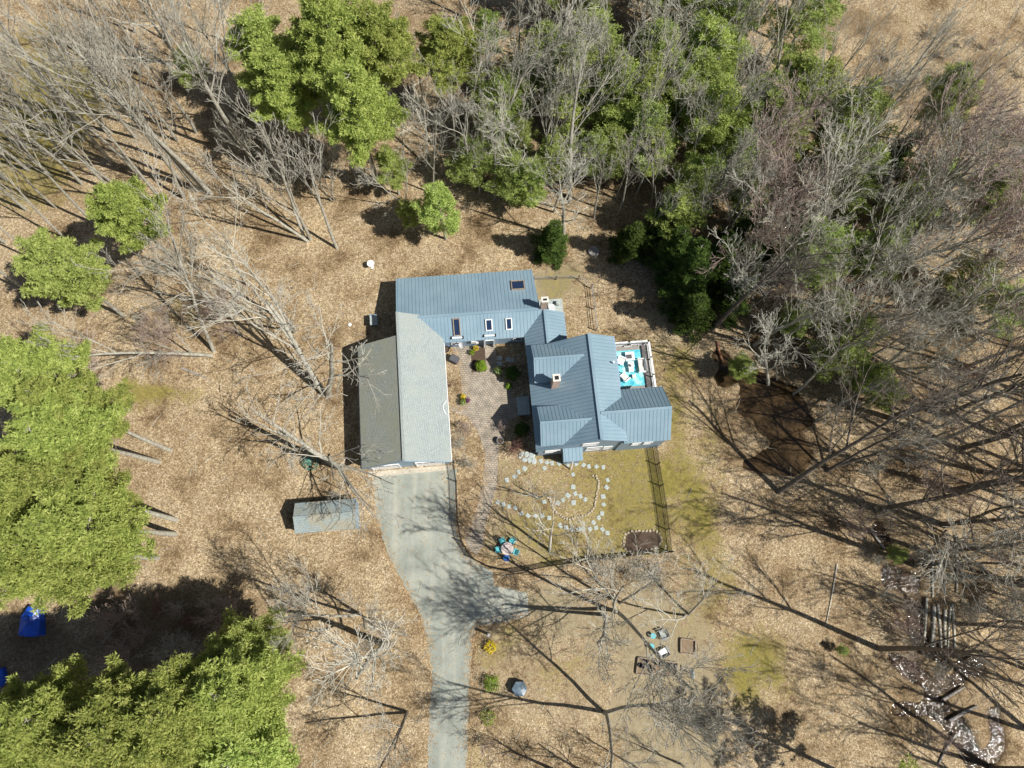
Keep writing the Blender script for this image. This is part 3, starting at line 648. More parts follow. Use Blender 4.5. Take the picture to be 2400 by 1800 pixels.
# ---------------------------------------------------------------- shed
def shed():
    e = empty('shed', at(765, 1213), 'small blue shed with a grey shingle roof west of the driveway', 'shed')
    C = touv((at(690, 1181, 2.1)+at(833, 1168, 2.1)+at(836, 1236, 2.1)+at(693, 1250, 2.1))/4)
    hu, hv = 2.95, 1.45; u0, v0 = C[0], C[1]
    g = globals()['house']
    for s in (-1, 1):
        P = [(u0-hu, v0+s*hv, 2.0), (u0+hu, v0+s*hv, 2.0), (u0+hu, v0, 2.75), (u0-hu, v0, 2.75)]
        slab(P, 'roof', 'shingle_s', None, e)
    b = MB(); b.bar(uv(u0-hu, v0, 2.77), uv(u0+hu, v0, 2.77), .2, .04); b.build('ridge_cap', 'shingle_s', e)
    n = [(u0-hu+.12, v0-hv+.15, 2.0), (u0+hu-.12, v0-hv+.15, 2.0), (u0+hu-.12, v0, 2.65), (u0+hu-.12, v0+hv-.15, 2.0), (u0-hu+.12, v0+hv-.15, 2.0), (u0-hu+.12, v0, 2.65)]
    vs = [uv(p[0], p[1], 0) for p in n]+[uv(*p) for p in n]
    b = MB(); b.add(vs, [(i, (i+1) % 6, 6+(i+1) % 6, 6+i) for i in range(6)]); b.build('wall', 'siding', e)
    b = MB(); b.box(uv(u0+.4, v0-hv+.13, .95), (1.1, .04, 1.8), UA); d = b.build('door', 'white', e)
    b = MB(); b.box(uv(u0+.8, v0-hv+.1, .95), (.04, .06, .14), UA); b.build('handle', 'black', d)
    b = MB()
    for s in (-1, 1): b.bar(uv(u0+hu+.02, v0+s*hv, 1.95), uv(u0+hu+.02, v0, 2.72), .05, .16)
    b.build('rake_board', 'siding', e)
shed()
# ---------------------------------------------------------------- fences
def resample(P, step):
    out = [P[0]]; acc = 0
    L = sum((P[i+1]-P[i]).length for i in range(len(P)-1)); n = max(1, round(L/step)); st = L/n
    tgt = st; d = 0
    for i in range(len(P)-1):
        a, b_ = P[i], P[i+1]; l = (b_-a).length
        while tgt <= d+l+1e-6 and len(out) <= n:
            out.append(a.lerp(b_, (tgt-d)/l)); tgt += st
        d += l
    return out
def fence(pts, label, h=1.25, step=2.0, mat='black', gap=.12, rails=(.15, 1.05), pk=.034):
    P = resample([at(x, y) for x, y in pts], step); e = empty('fence', P[0], label, 'fence')
    for i, p in enumerate(P):
        MB().box(p+Vector((0, 0, (h+.12)/2)), (.09, .09, h+.12), 0).build('post', mat, e)
        if i+1 < len(P):
            q = P[i+1]; b = MB(); L = (q-p).length; d = (q-p)/L
            for z in rails: b.bar(p+d*.05+Vector((0, 0, z)), q-d*.05+Vector((0, 0, z)), .035, .045)
            if gap:
                n = int(L/gap)
                for k in range(1, n): b.box(p+d*(k*L/n)+Vector((0, 0, h/2+.04)), (pk, pk, h-.1), math.atan2(d.y, d.x))
            b.build('picket_panel', mat, e)
    return e
r4 = lambda L: [(1020+x/3.687, 1000+y/3.687) for x, y in L]
fence(r4([(160, 310), (185, 490), (190, 680), (200, 880), (215, 950), (240, 1010), (280, 1080), (330, 1140), (400, 1190), (500, 1225), (620, 1258), (760, 1265), (860, 1225), (1200, 1175), (1600, 1125), (2035, 1085)]), 'black picket fence curving from the garage corner round the south edge of the lawn')
fence(r4([(1885, 150), (1925, 400), (1960, 600), (1990, 800), (2010, 1000), (2020, 1080)]), 'straight black picket fence along the east side of the lawn', h=1.4, pk=.04)
fence([(1251, 657), (1300, 656), (1345, 655), (1383, 653), (1388, 690), (1392, 730), (1397, 775)], 'low weathered rail fence round the small yard north-east of the house', h=1.1, mat='woodgrey', gap=0, step=2.4, rails=(.35, .7, 1.0))
# ---------------------------------------------------------------- stones
def stone(name, p, sx, sy, h, rz, mat, label, cat, group, irregular=.15, n=4):
    r = random.Random(int(p.x*977+p.y*131)); b = MB(); pts = []
    for i in range(n):
        t = 2*math.pi*(i+.5)/n; k = 1+r.uniform(-irregular, irregular)
        x, y = math.cos(t)*k*.707*sx, math.sin(t)*k*.707*sy
        pts.append((x*math.cos(rz)-y*math.sin(rz), x*math.sin(rz)+y*math.cos(rz)))
    b.prism(pts, -.03, h)
    if h > .08:
        b.v = [(x*(.75 if z > .01 else 1), y*(.75 if z > .01 else 1), z) for x, y, z in b.v]
    o = b.build(name, mat, bevel=.012 if h < .08 else .03); o.location = p; tag(o, label, cat, group)
ss = [(855, 305), (915, 300), (965, 310), (1010, 318), (1070, 318), (1147, 330), (1217, 322), (1282, 332), (1325, 345), (1392, 345), (1450, 352), (945, 358), (770, 362), (720, 390), (685, 430), (620, 462), (1190, 415), (1190, 520), (1207, 578), (1145, 595), (1255, 603), (1297, 630), (1195, 657), (1105, 635), (1060, 660), (1488, 462), (1480, 527), (1451, 603), (1455, 673), (1440, 750), (1410, 787), (1368, 830), (1388, 875), (1445, 888), (1488, 918), (1338, 885), (1280, 885), (1240, 887), (1178, 885), (1130, 870), (1080, 855), (985, 790), (925, 770), (867, 770), (743, 750), (692, 705), (638, 690), (590, 670), (543, 657), (940, 650), (800, 770)]
def ssl(x, y):
    if y < 370 and x > 800: return 'stepping stones in a row across the lawn below the house wall', 'pale flat stepping stone in the row nearest the house on the lawn'
    if x > 1340: return 'stepping stones curving down the east of the round bed', 'bright stepping stone in the curve east of the round lawn bed'
    if 1000 < x < 1340 and y < 700: return 'stepping stones inside the round bed', 'stepping stone lying inside the round stone-edged bed'
    if y > 640: return 'stepping stones along the south of the round bed', 'dull stepping stone in the row south of the round bed'
    return 'stepping stones under the small crooked tree', 'stepping stone beneath the small crooked tree beside the brick path'
for i, (x, y) in enumerate(ss):
    (px, py), = r4([(x, y)]); g, l = ssl(x, y)
    stone('stepping_stone', at(px, py), .36+.1*((i*37) % 5)/5, .38+.1*((i*53) % 7)/7, .05, (i*1.7) % 1.2-.2, 'stone', l, 'stone', g)
ring = [(1365, 420), (1395, 430), (1408, 470), (1408, 520), (1400, 560), (1390, 610), (1385, 660), (1375, 700), (1340, 740), (1300, 765), (1250, 778), (1200, 790), (1150, 800), (1100, 790), (1065, 760), (1040, 735), (1015, 700), (1000, 650), (975, 615)]
P = resample([at(*q) for q in r4(ring)], .27); rr = random.Random(4)
for p in P:
    stone('edging_stone', p+Vector((rr.uniform(-.05, .05), rr.uniform(-.05, .05), 0)), rr.uniform(.18, .3), rr.uniform(.15, .22), rr.uniform(.09, .16), rr.uniform(0, 3), 'fieldstone', 'small fieldstone in the curved edging of the round lawn bed', 'stone', 'fieldstones edging the round bed', .2, 6)
oval = [(1630, 990), (1640, 930), (1700, 905), (1890, 895), (1940, 930), (1955, 1000), (1920, 1050), (1800, 1085), (1660, 1085), (1630, 1040), (1630, 990)]
P = resample([at(*q) for q in r4(oval)], .36)
for p in P:
    stone('edging_stone', p+Vector((rr.uniform(-.04, .04), rr.uniform(-.04, .04), 0)), rr.uniform(.2, .3), rr.uniform(.15, .22), rr.uniform(.09, .14), rr.uniform(0, 3), 'fieldstone', 'small fieldstone edging the oval bed in the lawn corner', 'stone', 'fieldstones edging the oval bed', .2, 6)
sheet('bed_soil', r4([(1645, 985), (1650, 935), (1705, 912), (1885, 902), (1930, 935), (1945, 1000), (1915, 1043), (1800, 1078), (1665, 1078), (1640, 1035)]), 'soil', .006)
for x, y, s in ((745, 235, .5), (790, 240, .6), (830, 250, .7), (770, 285, .5), (850, 295, .6), (810, 290, .5), (730, 260, .4)):
    (px, py), = r4([(x, y)]); stone('flagstone', at(px, py), s, s*.8, .09, x, 'stone', 'rough pale flagstone piled by the south-west corner of the house', 'stone', 'flagstones by the house corner', .25, 7)
o = MB().lathe(at(1391, 591), [(.62, -.02), (.62, .3), (.56, .34), (.1, .35)], 20).build('tree_stump', 'woodgrey', bevel=.02); tag(o, 'wide round grey stump at the edge of the north woods', 'stump')
# ---------------------------------------------------------------- garden furniture
def patio_set():
    c = at(1188.5, 1287)
    e = empty('round_table', c, 'round mosaic-topped table ringed by teal chairs in the lawn corner', 'table')
    o = MB().lathe((0, 0, 0), [(.1, .68), (.60, .69), (.62, .71), (.60, .73), (.1, .73)], 28).build('table_top', simple('mosaic_top', (.62, .52, .47), .5, c2=(.22, .2, .22), scale=5)); o.parent = e
    o = MB().lathe((0, 0, 0), [(.05, .72), (.06, .80), (.03, .82)], 12).build('umbrella_hole_ring', 'darkgrey'); o.parent = e
    for i in range(4):
        t = i*math.pi/2+.4; b = MB(); b.tube([(.5*math.cos(t), .5*math.sin(t), 0), (.2*math.cos(t), .2*math.sin(t), .4), (.42*math.cos(t), .42*math.sin(t), .68)], .02); o = b.build('leg', 'black'); o.parent = e
    for i, (px, py, nm, lb) in enumerate(((1177.5, 1269.5, 'teal', 'pale teal patio chair north-west of the round table'), (1200, 1269, 'teal', 'pale teal patio chair north-east of the round table'), (1168.5, 1289, 'teal', 'pale teal patio chair on the west side of the round table'),
                             (1208, 1294, 'teal', 'deep teal patio chair on the east side of the round table'), (1186.5, 1308, 'blue', 'blue patio chair south of the round table'))):
        p = at(px, py); d = c-p; e2 = empty('patio_chair', p, lb, 'chair', 'chairs round the mosaic table', math.atan2(d.y, d.x))
        def pt(n_, b_, m_, bv=0): o_ = b_.build(n_, m_, bevel=bv); o_.parent = e2
        pt('seat', MB().box((0, 0, .42), (.46, .48, .05)), nm, .015)
        b = MB()
        for k in range(5): b.bar((-.22, -.2+k*.1, .44), (-.32, -.2+k*.1, .86), .07, .02)
        b.bar((-.32, -.25, .86), (-.32, .25, .86), .05, .04); pt('backrest', b, nm)
        for s in (-1, 1):
            pt('armrest', MB().bar((-.25, s*.26, .64), (.2, s*.26, .62), .05, .03), nm)
            for x in (-.2, .2): pt('leg', MB().bar((x, s*.25, 0), (x, s*.24, .6), .035, .035), 'black')
patio_set()
def pot(px, py, r, h, mat, label, plant=None, z=0, group=None):
    e = empty('potted_plant' if plant else 'plant_pot', at(px, py, z), label, 'plant pot', group)
    o = MB().lathe((0, 0, 0), [(r*.7, 0), (r, h), (r*1.06, h), (r*1.06, h+.03), (r*.9, h+.03), (r*.88, h-.05), (.02, h-.05)], 18).build('pot', mat); o.parent = e
    if plant:
        o = leafball(r*1.5, plant, int(px)); o.parent = e; o.location = (0, 0, h+r*.9)
    else:
        o = MB().lathe((0, 0, 0), [(r*.86, h-.06), (r*.86, h-.03), (.02, h-.03)], 14).build('soil', 'soil'); o.parent = e
    return e
def leafmesh(r, n, leaf, seed, zs=1.0, shell=.35):
    rs = np.random.RandomState(seed); d = rs.normal(size=(n, 3)); d /= np.linalg.norm(d, axis=1)[:, None]
    lump = 1+.22*np.sin(d[:, :1]*5+seed)*np.cos(d[:, 1:2]*4+seed*2)
    p = d*(r*lump*(1-shell*rs.rand(n, 1)))*np.array([1, 1, zs])
    a = rs.normal(size=(n, 3)); a /= np.linalg.norm(a, axis=1)[:, None]; b = np.cross(a, d+rs.normal(size=(n, 3))*.4); b /= np.linalg.norm(b, axis=1)[:, None]+1e-9
    V = np.stack([p-a*leaf, p+b*leaf*.6, p+a*leaf, p-b*leaf*.6], 1).reshape(-1, 3); Fc = np.arange(4*n).reshape(-1, 4); return V, Fc
def leafball(r, mat, seed, n=None, leaf=.06, zs=1.0):
    V, Fc = leafmesh(r, n or int(900*max(r, .25)), leaf, seed % 97, zs)
    o = bpy.data.objects.new('foliage', npmesh('foliage', V, Fc, mat, 4)); COL.objects.link(o); return o
pot(1046, 822, .34, .5, 'black', 'black empty pot against the garage wall in the courtyard corner')
pot(1115.5, 820, .22, .35, 'blue', 'blue pot of yellow flowers at the north end of the courtyard bed', 'yellow')
pot(1107, 829, .2, .3, 'terracotta', 'small pot of green leaves left of the yellow flowers', 'bush_green')
pot(1086, 932, .2, .3, 'white', 'pot of yellow flowers at the west edge of the brick patio', 'yellow')
pot(1086.5, 944, .26, .35, 'white', 'round white pot with green leaves at the west edge of the patio', 'bush_green')
pot(1095, 941, .2, .3, 'purple', 'purple-leaved plant beside the round white pot', 'purple')
pot(1168, 872, .3, .35, 'stone', 'stone bowl planter in the house shadow east of the courtyard', 'pine_mid')
pot(1177, 866, .15, .3, 'terracotta', 'small terracotta pot beside the stone bowl in the shade')
pot(1172, 1035, .34, .6, 'grey', 'tall grey planter at the bend of the brick path')
for i, (x, y, r) in enumerate(((870, 1080, .0),)): pass
def bush(px, py, r, mat, label, zs=.8, n=2500, leaf=.07, name='bush', cat='bush'):
    e = empty(name, at(px, py), label, cat)
    o = leafball(r, mat, int(px+py), n, leaf, zs); o.parent = e; o.location = (0, 0, r*zs*.85)
    b = MB()
    for k in range(6):
        t = k*1.05; b.tube([(0, 0, 0), (r*.3*math.cos(t), r*.3*math.sin(t), r*zs*.9), (r*.6*math.cos(t), r*.6*math.sin(t), r*zs*1.3)], [.03, .02, .008], 5)
    o = b.build('stem', 'bark'); o.parent = e
bush(1127.5, 861, .62, 'bush_green', 'rounded bright green bush in the middle of the courtyard bed', 1.1)
bush(1192, 906, .35, 'bush_green', 'small yellow-green tuft at the east edge of the brick patio', .8, 500)
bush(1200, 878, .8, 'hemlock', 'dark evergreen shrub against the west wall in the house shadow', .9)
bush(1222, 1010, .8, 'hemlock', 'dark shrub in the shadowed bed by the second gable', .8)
bush(1150, 1515, .62, 'yellow', 'yellow blossoming shrub beside the driveway near the lamp post', .9, 500)
bush(1152, 1600, .8, 'bush_green', 'sparse olive-green shrub right of the lower driveway', .8, 700)
bush(1145, 1680, .8, 'bush_green', 'low straggly green shrub at the lower driveway edge', .6, 350)
o = MB().box(at(1064.5, 842, .42), (.9, .75, .8), -.5).build('storage_cube', 'darkgrey', bevel=.05); tag(o, 'dark grey covered box standing askew in the courtyard corner', 'box')
o = MB().box(at(876, 751, .55), (.75, .95, 1.1), UA).build('utility_cabinet', 'siding', bevel=.03)
tag(o, 'blue-grey utility cabinet behind the north end of the garage', 'cabinet')
o2 = MB().box(at(876, 751, 1.13), (.8, 1.0, .06), UA).build('lid', 'stone', o)
# front steps
o = MB().box((at(1216, 931)+at(1237, 973))/2+Vector((0, 0, .15)), (1.3, 2.0, .3), UA).build('entry_step', 'stone', bevel=.02); tag(o, 'wide stone entry step between the two west gables', 'step')
for i, (px, py) in enumerate(((1171, 840), (1170, 853), (1190, 843), (1200, 845))):
    stone('slab_stone', at(px, py), .5, .45, .07, UA, 'stone', 'flat stone slab in the shadowed bed east of the courtyard', 'stone', 'slabs in the shaded bed')
# bird bath and small discs
e = empty('bird_bath', at(872, 626), 'white bird bath on the leaves north-west of the house', 'bird bath')
o = MB().lathe((0, 0, 0), [(.2, 0), (.08, .1), (.07, .7), (.1, .78)], 14).build('pedestal', 'white'); o.parent = e
o = MB().lathe((0, 0, 0), [(.1, .76), (.36, .84), (.4, .92), (.37, .92), (.3, .87), (.02, .84)], 20).build('bowl', 'white'); o.parent = e
o = MB().lathe(at(820, 761), [(.16, 0), (.2, .08), (.1, .14), (.05, .14)], 14).build('garden_ball', 'white'); tag(o, 'small white disc lying on the leaves west of the utility cabinet', 'ornament')
# wire garden dome
e = empty('wire_dome', at(728, 1083), 'teal wire garden dome on the leaves above the shed', 'garden dome'); b = MB()
for k in range(6):
    t = k*math.pi/6; b.tube([(.85*math.cos(t)*math.cos(a), .85*math.sin(t)*math.cos(a), 1.0*math.sin(a)) for a in np.linspace(0, math.pi, 11)], .035, 5)
for z, r in ((.1, .84), (.5, .74), (.85, .45)): b.tube([(r*math.cos(a), r*math.sin(a), z) for a in np.linspace(0, 2*math.pi, 17)], .03, 5)
o = b.build('frame', simple('green_wire', (.08, .25, .2), .5)); o.parent = e
# lamp post
e = empty('lamp_post', at(1144.5, 1486), 'short wooden lamp post at the corner where the drive narrows', 'post')
o = MB().box((0, 0, .7), (.2, .2, 1.4)).build('post', 'wood'); o.parent = e
o = MB().lathe((0, 0, 0), [(.14, 1.4), (.16, 1.42), (.16, 1.6), (.05, 1.72)], 8).build('lantern', 'white'); o.parent = e
# compost bin
e = empty('compost_bin', at(1217, 1612), 'dark hexagonal garden bin under the bare branches right of the driveway', 'bin')
o = MB().lathe((0, 0, 0), [(.75, 0), (.68, .8)], 6).build('body', 'darkgrey'); o.parent = e
o = MB().lathe((0, 0, 0), [(.72, .8), (.72, .86), (.2, 1.0), (.1, 1.0)], 6).build('lid', simple('bluegrey_lid', (.14, .2, .25), .4)); o.parent = e
# vegetable plot
r5 = lambda x, y: (1360+x/6.144, 1400+y/6.144)
def frame_bed(c4, label, h=.28, w=.09):
    P = [at(*r5(x, y)) for x, y in c4]; e = empty('raised_bed', (P[0]+P[2])/2, label, 'raised bed')
    for i in range(4):
        a, b_ = P[i], P[(i+1) % 4]; d = (b_-a).normalized()
        MB().bar(a+d*w/2+Vector((0, 0, h/2)), b_+d*(w/2)*-1+Vector((0, 0, h/2)), w if i % 2 else w-.01, h).build('board', 'wood', e)
    b = MB(); b.prism([tuple(p)[:2] for p in P], .002, .1); b.v = [tuple(Vector(v)+((P[0]+P[2])/2-Vector(v))*.03*Vector((1, 1, 0)).length/1.4) if 0 else v for v in b.v]
    q = (P[0]+P[1]+P[2]+P[3])/4; b.v = [(q.x+(x-q.x)*.96, q.y+(y-q.y)*.93, z) for x, y, z in b.v]; b.build('soil', simple('bed_soil_mat', (.22, .16, .10), .95), e)
frame_bed([(830, 860), (1400, 940), (1375, 1145), (800, 1100)], 'long wood-framed bed holding black nursery pots')
frame_bed([(1440, 590), (1650, 620), (1650, 830), (1440, 800)], 'small wood-framed bed to the right of the metal chairs')
for i, (x, y, r) in enumerate(((855, 975, .2), (903, 990, .22), (940, 915, .15), (980, 990, .2), (1015, 1060, .14), (1045, 1020, .16), (1085, 930, .2), (1125, 950, .22), (1225, 965, .24), (1268, 975, .2), (1330, 985, .24))):
    px, py = r5(x, y); o = MB().lathe(at(px, py, .1), [(r*.75, 0), (r, .3), (r*1.05, .3), (r*.95, .31), (r*.85, .1), (.02, .1)], 16).build('nursery_pot', 'black')
    tag(o, 'round black nursery pot standing in the long wood-framed bed', 'pot', 'black pots in the long bed')
for i, (x, y, lb) in enumerate(((1035, 550, 'turquoise round stool nearer the driveway spur, beside the metal chairs'), (1012, 700, 'turquoise round stool just above the long framed bed'))):
    e = empty('stool', at(*r5(x, y)), lb, 'stool')
    o = MB().lathe((0, 0, 0), [(.02, .42), (.25, .43), (.27, .46), (.25, .48), (.02, .48)], 20).build('seat', 'teal'); o.parent = e
    for k in range(3):
        t = k*2.09; o = MB().tube([(.24*math.cos(t), .24*math.sin(t), 0), (.17*math.cos(t), .17*math.sin(t), .43)], .02).build('leg', 'teal'); o.parent = e
armchair(at(*r5(1180, 530)), math.radians(200), 'grey metal garden chair behind the turquoise stools', 'grey', 'stone', name='garden_chair', cat='chair')
armchair(at(*r5(1185, 780)), math.radians(120), 'pale metal garden chair between the stools and the long bed', 'grey', 'white', w=.8, name='garden_chair', cat='chair')
e = empty('garden_sign', at(*r5(1560, 1085)), 'slanted blue-white panel on a short post right of the long bed', 'sign')
o = MB().box((0, 0, .5), (.06, .06, 1.0)).build('post', 'wood'); o.parent = e
o = MB().box((.05, 0, 1.0), (.05, .75, .5), rot=Matrix.Rotation(.5, 3, 'Y')).build('panel', simple('pale_blue_panel', (.5, .66, .75), .4)); o.parent = e
# tarps
def tarp(poly, h, label):
    P = [at(x, y) for x, y in poly]; n = len(P); c = sum(P, Vector())/n; b = MB(); vs = [tuple(p) for p in P]+[tuple(p.lerp(c, .08)+Vector((0, 0, h*random.uniform(.7, 1)))) for p in P]+[tuple(c+Vector((0, 0, h*1.15)))]
    b.add(vs, [(i, (i+1) % n, n+(i+1) % n, n+i) for i in range(n)]+[(n+i, n+(i+1) % n, 2*n) for i in range(n)]); tag(b.build('tarp', 'tarp'), label, 'tarp')
tarp([(60, 1445), (78, 1418), (104, 1424), (106, 1448), (108, 1488), (75, 1494), (52, 1490)], 1.1, 'large crumpled blue tarp over a pile under the western pines')
tarp([(-12, 1570), (14, 1562), (20, 1590), (6, 1610), (-12, 1604)], .7, 'small blue tarp at the left edge of the photo')
tarp([(246, 1625), (262, 1620), (268, 1636), (248, 1642)], .6, 'small scrap of blue tarp showing between the lower left pines')
# burn pile / logs
def logs(items, label, group, mat='woodgrey'):
    for (x0, y0, x1, y1, r) in items:
        a = at(x0, y0, r*.8); c = at(x1, y1, r*.8); a += Vector((random.uniform(-.35, .35), random.uniform(-.5, .5), 0))*(group == 'logs across the stream bed'); m = (a+c)/2+Vector((random.uniform(-.1, .1), random.uniform(-.1, .1), 0))
        o = MB().tube([a, m, c], [r, r*.85, r*.6], 8).build('log', mat, loc=a); tag(o, label, 'log', group)
logs([(2172, 1412, 2166, 1505, .13), (2180, 1408, 2183, 1516, .16), (2196, 1415, 2190, 1520, .10), (2204, 1420, 2207, 1525, .12), (2213, 1418, 2216, 1512, .14), (2225, 1420, 2222, 1522, .10), (2232, 1410, 2238, 1518, .12), (2190, 1290, 2186, 1400, .12), (2236, 1250, 2242, 1390, .13), (2215, 1300, 2216, 1395, .1)],
     'straight grey log lying north to south across the stream bed', 'logs across the stream bed', 'twig_pale')
logs([(1962, 1322, 1935, 1470, .07)], 'long thin pale pole lying on the leaves in the eastern clearing', None, 'twig_pale')
logs([(2210, 1640, 2260, 1610, .15), (2225, 1690, 2290, 1655, .18), (2240, 1720, 2200, 1790, .12)], 'grey log fallen over the lower stream', 'logs over the lower stream')
logs([(425, 862, 482, 885, .12)], 'short grey log on the leaves left of the broad bare tree', None)
logs([(1680, 800, 1697, 852, .12)], 'short reddish log at the edge of the clearing by the pond', None, 'terracotta')
logs([(2040, 1238, 2072, 1285, .16)], 'forked grey log by the upper stream', None)
# ---------------------------------------------------------------- trees
class TB:                                               # fast tube collector
    def __init__(s): s.V = []; s.F = []; s.n = 0
    def tube(s, P, R, k):
        P = np.asarray(P, float); m = len(P); D = np.gradient(P, axis=0); D /= np.linalg.norm(D, axis=1)[:, None]+1e-9
        ref = np.array([0, 0, 1.]) if abs(D[0][2]) < .8 else np.array([1., 0, 0])
        A = np.cross(D, ref); A /= np.linalg.norm(A, axis=1)[:, None]+1e-9; B = np.cross(D, A)
        t = 2*np.pi*np.arange(k)/k
        ring = P[:, None, :]+np.asarray(R)[:, None, None]*(A[:, None, :]*np.cos(t)[None, :, None]+B[:, None, :]*np.sin(t)[None, :, None])
        s.V.append(ring.reshape(-1, 3)); i = np.arange(m-1)[:, None]*k; j = np.arange(k)[None, :]
        s.F.append((np.stack([i+j, i+(j+1) % k, i+k+(j+1) % k, i+k+j], -1)+s.n).reshape(-1, 4)); s.n += m*k
    def mesh(s, name, mat): return npmesh(name, np.concatenate(s.V), np.concatenate(s.F), mat, 4, True)
def path(rs, p, d, L, n, wob, up):
    P = [p]; d = d/np.linalg.norm(d)
    for i in range(n):
        d = d+rs.normal(size=3)*wob+np.array([0, 0, up]); d /= np.linalg.norm(d); P.append(P[-1]+d*L/n)
    return np.array(P)
def perp(rs, d, ang):
    a = np.cross(d, rs.normal(size=3)); a /= np.linalg.norm(a)+1e-9; return d*math.cos(ang)+a*math.sin(ang)
def bare_tree(seed, Ht=16, stems=1, fork=.4, spread=.5, r0=.24, dens=1.0, barkmat='bark', twigmat='twig', up=.06, minr=.015):
    rs = np.random.RandomState(seed); T = TB(); C = TB()
    def br(p, d, L, r, lvl):
        n = [7, 6, 5, 4, 3][lvl]; P = path(rs, p, d, L, n, [.04, .07, .09, .11, .12][lvl], up*[.3, 1, 1, .9, .7][lvl])
        R = np.linspace(r, max(minr, r*.35), n+1); (T if lvl == 0 else C).tube(P, R, [8, 6, 5, 3, 3][lvl])
        if lvl >= 4: return
        k = int([9, 8, 5, 3][lvl]*dens*(.75+.5*rs.rand())+.5)
        for i in range(k):
            t = (fork if lvl == 0 else .2)+(1-(fork if lvl == 0 else .2))*(i+rs.rand())/k; t = min(t, .999)
            x = t*n; a = int(x); q = P[a]+(P[a+1]-P[a])*(x-a); dd = P[a+1]-P[a]; dd /= np.linalg.norm(dd)
            ang = rs.uniform(.28, .75)*(spread/.5); l = L*rs.uniform(.4, .68)*(1-.4*t if lvl else 1.0-.35*t)
            br(q, perp(rs, dd, ang), l, max(minr, r*(1-.6*t)*rs.uniform(.35, .55)), lvl+1)
    for s in range(stems):
        d = np.array([0, 0, 1.]) if stems == 1 else np.array([math.cos(s*6.28/stems+seed)*rs.uniform(.12, .4), math.sin(s*6.28/stems+seed)*rs.uniform(.12, .4), 1.])
        br(np.array([rs.normal()*.15*(stems > 1), rs.normal()*.15*(stems > 1), -.1]), d, Ht*(.9 if s else 1)*.95, r0/(stems**.4), 0)
    return T.mesh('trunk', barkmat), C.mesh('crown', twigmat), Ht
def pine_tree(seed, Ht=20, R=4.5, z0=.48, nb=66, clump=.36, npc=30, leaf=.17, mat='pine', droop=.0, conic=2.8, dens=1.0, cone=False):
    rs = np.random.RandomState(seed); T = TB(); B = TB(); cl = []; cr = []
    P = path(rs, np.array([0, 0, -.1]), np.array([0, 0, 1.]), Ht, 8, .015, .02); T.tube(P, np.linspace(.012*Ht+.04, .03, 9), 8)
    for i in range(nb):
        t = z0+(1-z0)*((i+rs.rand())/nb)**(.9); x = t*8; a = min(int(x), 7); q = P[a]+(P[a+1]-P[a])*(x-a)
        f = (t-z0)/(1-z0); prof = (1-f**conic) if not cone else (1-f)
        prof = prof*(.45+.55*min(1, f*4+.3)) if not cone else prof
        L = R*max(.22, prof)*rs.uniform(.55, 1.18); az = i*2.4+rs.normal()*.3
        d = np.array([math.cos(az), math.sin(az), (.25-.1*(1-f)) if not droop else -droop])
        Q = path(rs, q, d, L, 5, .07, .05 if not droop else -.01); B.tube(Q, np.linspace(.035+.012*L, .012, 6), 4)
        k = max(2, int(L*4.2*dens))
        for j in range(k):
            s = .3+.7*(j+rs.rand())/k; y = min(s*5, 4.999); b = int(y); c = Q[b]+(Q[b+1]-Q[b])*(y-b)
            w = .24*L*(1.15-s)+.12
            for m in range(2):
                side = np.array([-d[1], d[0], 0])*(1 if m else -1)*rs.rand()*w*1.5+d*rs.rand()*.3
                cl.append(c+side+np.array([0, 0, rs.rand()*.15])); cr.append(clump*rs.uniform(.7, 1.25))
    cl = np.array(cl); cr = np.array(cr); n = len(cl)*npc
    c = np.repeat(cl, npc, 0); r = np.repeat(cr, npc)[:, None]
    d = rs.normal(size=(n, 3)); d[:, 2] = np.abs(d[:, 2])*.8-.15; d /= np.linalg.norm(d, axis=1)[:, None]
    p = c+d*r*rs.uniform(.25, .95, (n, 1))*np.array([1, 1, .8])
    a = rs.normal(size=(n, 3))*.6+d; a /= np.linalg.norm(a, axis=1)[:, None]
    w = np.cross(a, rs.normal(size=(n, 3))); w /= np.linalg.norm(w, axis=1)[:, None]
    lf = leaf*rs.uniform(.7, 1.3, (n, 1))
    V = np.stack([p-w*lf*.33, p+w*lf*.33, p+a*lf*1.5], 1).reshape(-1, 3)
    cm = npmesh('crown', V, np.arange(3*n).reshape(-1, 3), mat, 3)
    return T.mesh('trunk', 'bark'), cm, Ht, B.mesh('branches', 'twig')
BT = {'full': bare_tree(25, 18, 2, .42, .48, .27, 1.0, minr=.016), 'a': bare_tree(1, dens=.85), 'b': bare_tree(2, 17, 1, .5, .42, .26, .8), 'c': bare_tree(3, 15, 3, .35, .45, .26, .7), 'e': bare_tree(5, 16, 2, .45, .4, .24, .8),
      'slim': bare_tree(6, 15, 1, .45, .38, .17, .62), 'slim2': bare_tree(16, 16, 1, .55, .32, .18, .58), 'birch': bare_tree(7, 10, 1, .35, .5, .14, .6, 'birch', 'twig_pale'),
      'pale': bare_tree(8, 15, 2, .35, .5, .22, .8, 'bark', 'twig_pale'), 'pale2': bare_tree(18, 14, 1, .3, .58, .24, .85, 'bark', 'twig_pale'), 'red': bare_tree(9, 12, 2, .3, .45, .18, .95, 'bark', 'twig_red'),
      'dark': bare_tree(10, 16, 1, .4, .5, .27, .8, 'dark_shaded_bark', 'dark_shaded_bark'), 'dark2': bare_tree(11, 15, 2, .4, .45, .24, .8, 'dark_shaded_bark', 'twig'), 'oak': bare_tree(12, 12, 2, .25, .72, .28, .66, 'bark', 'twig', .02)}
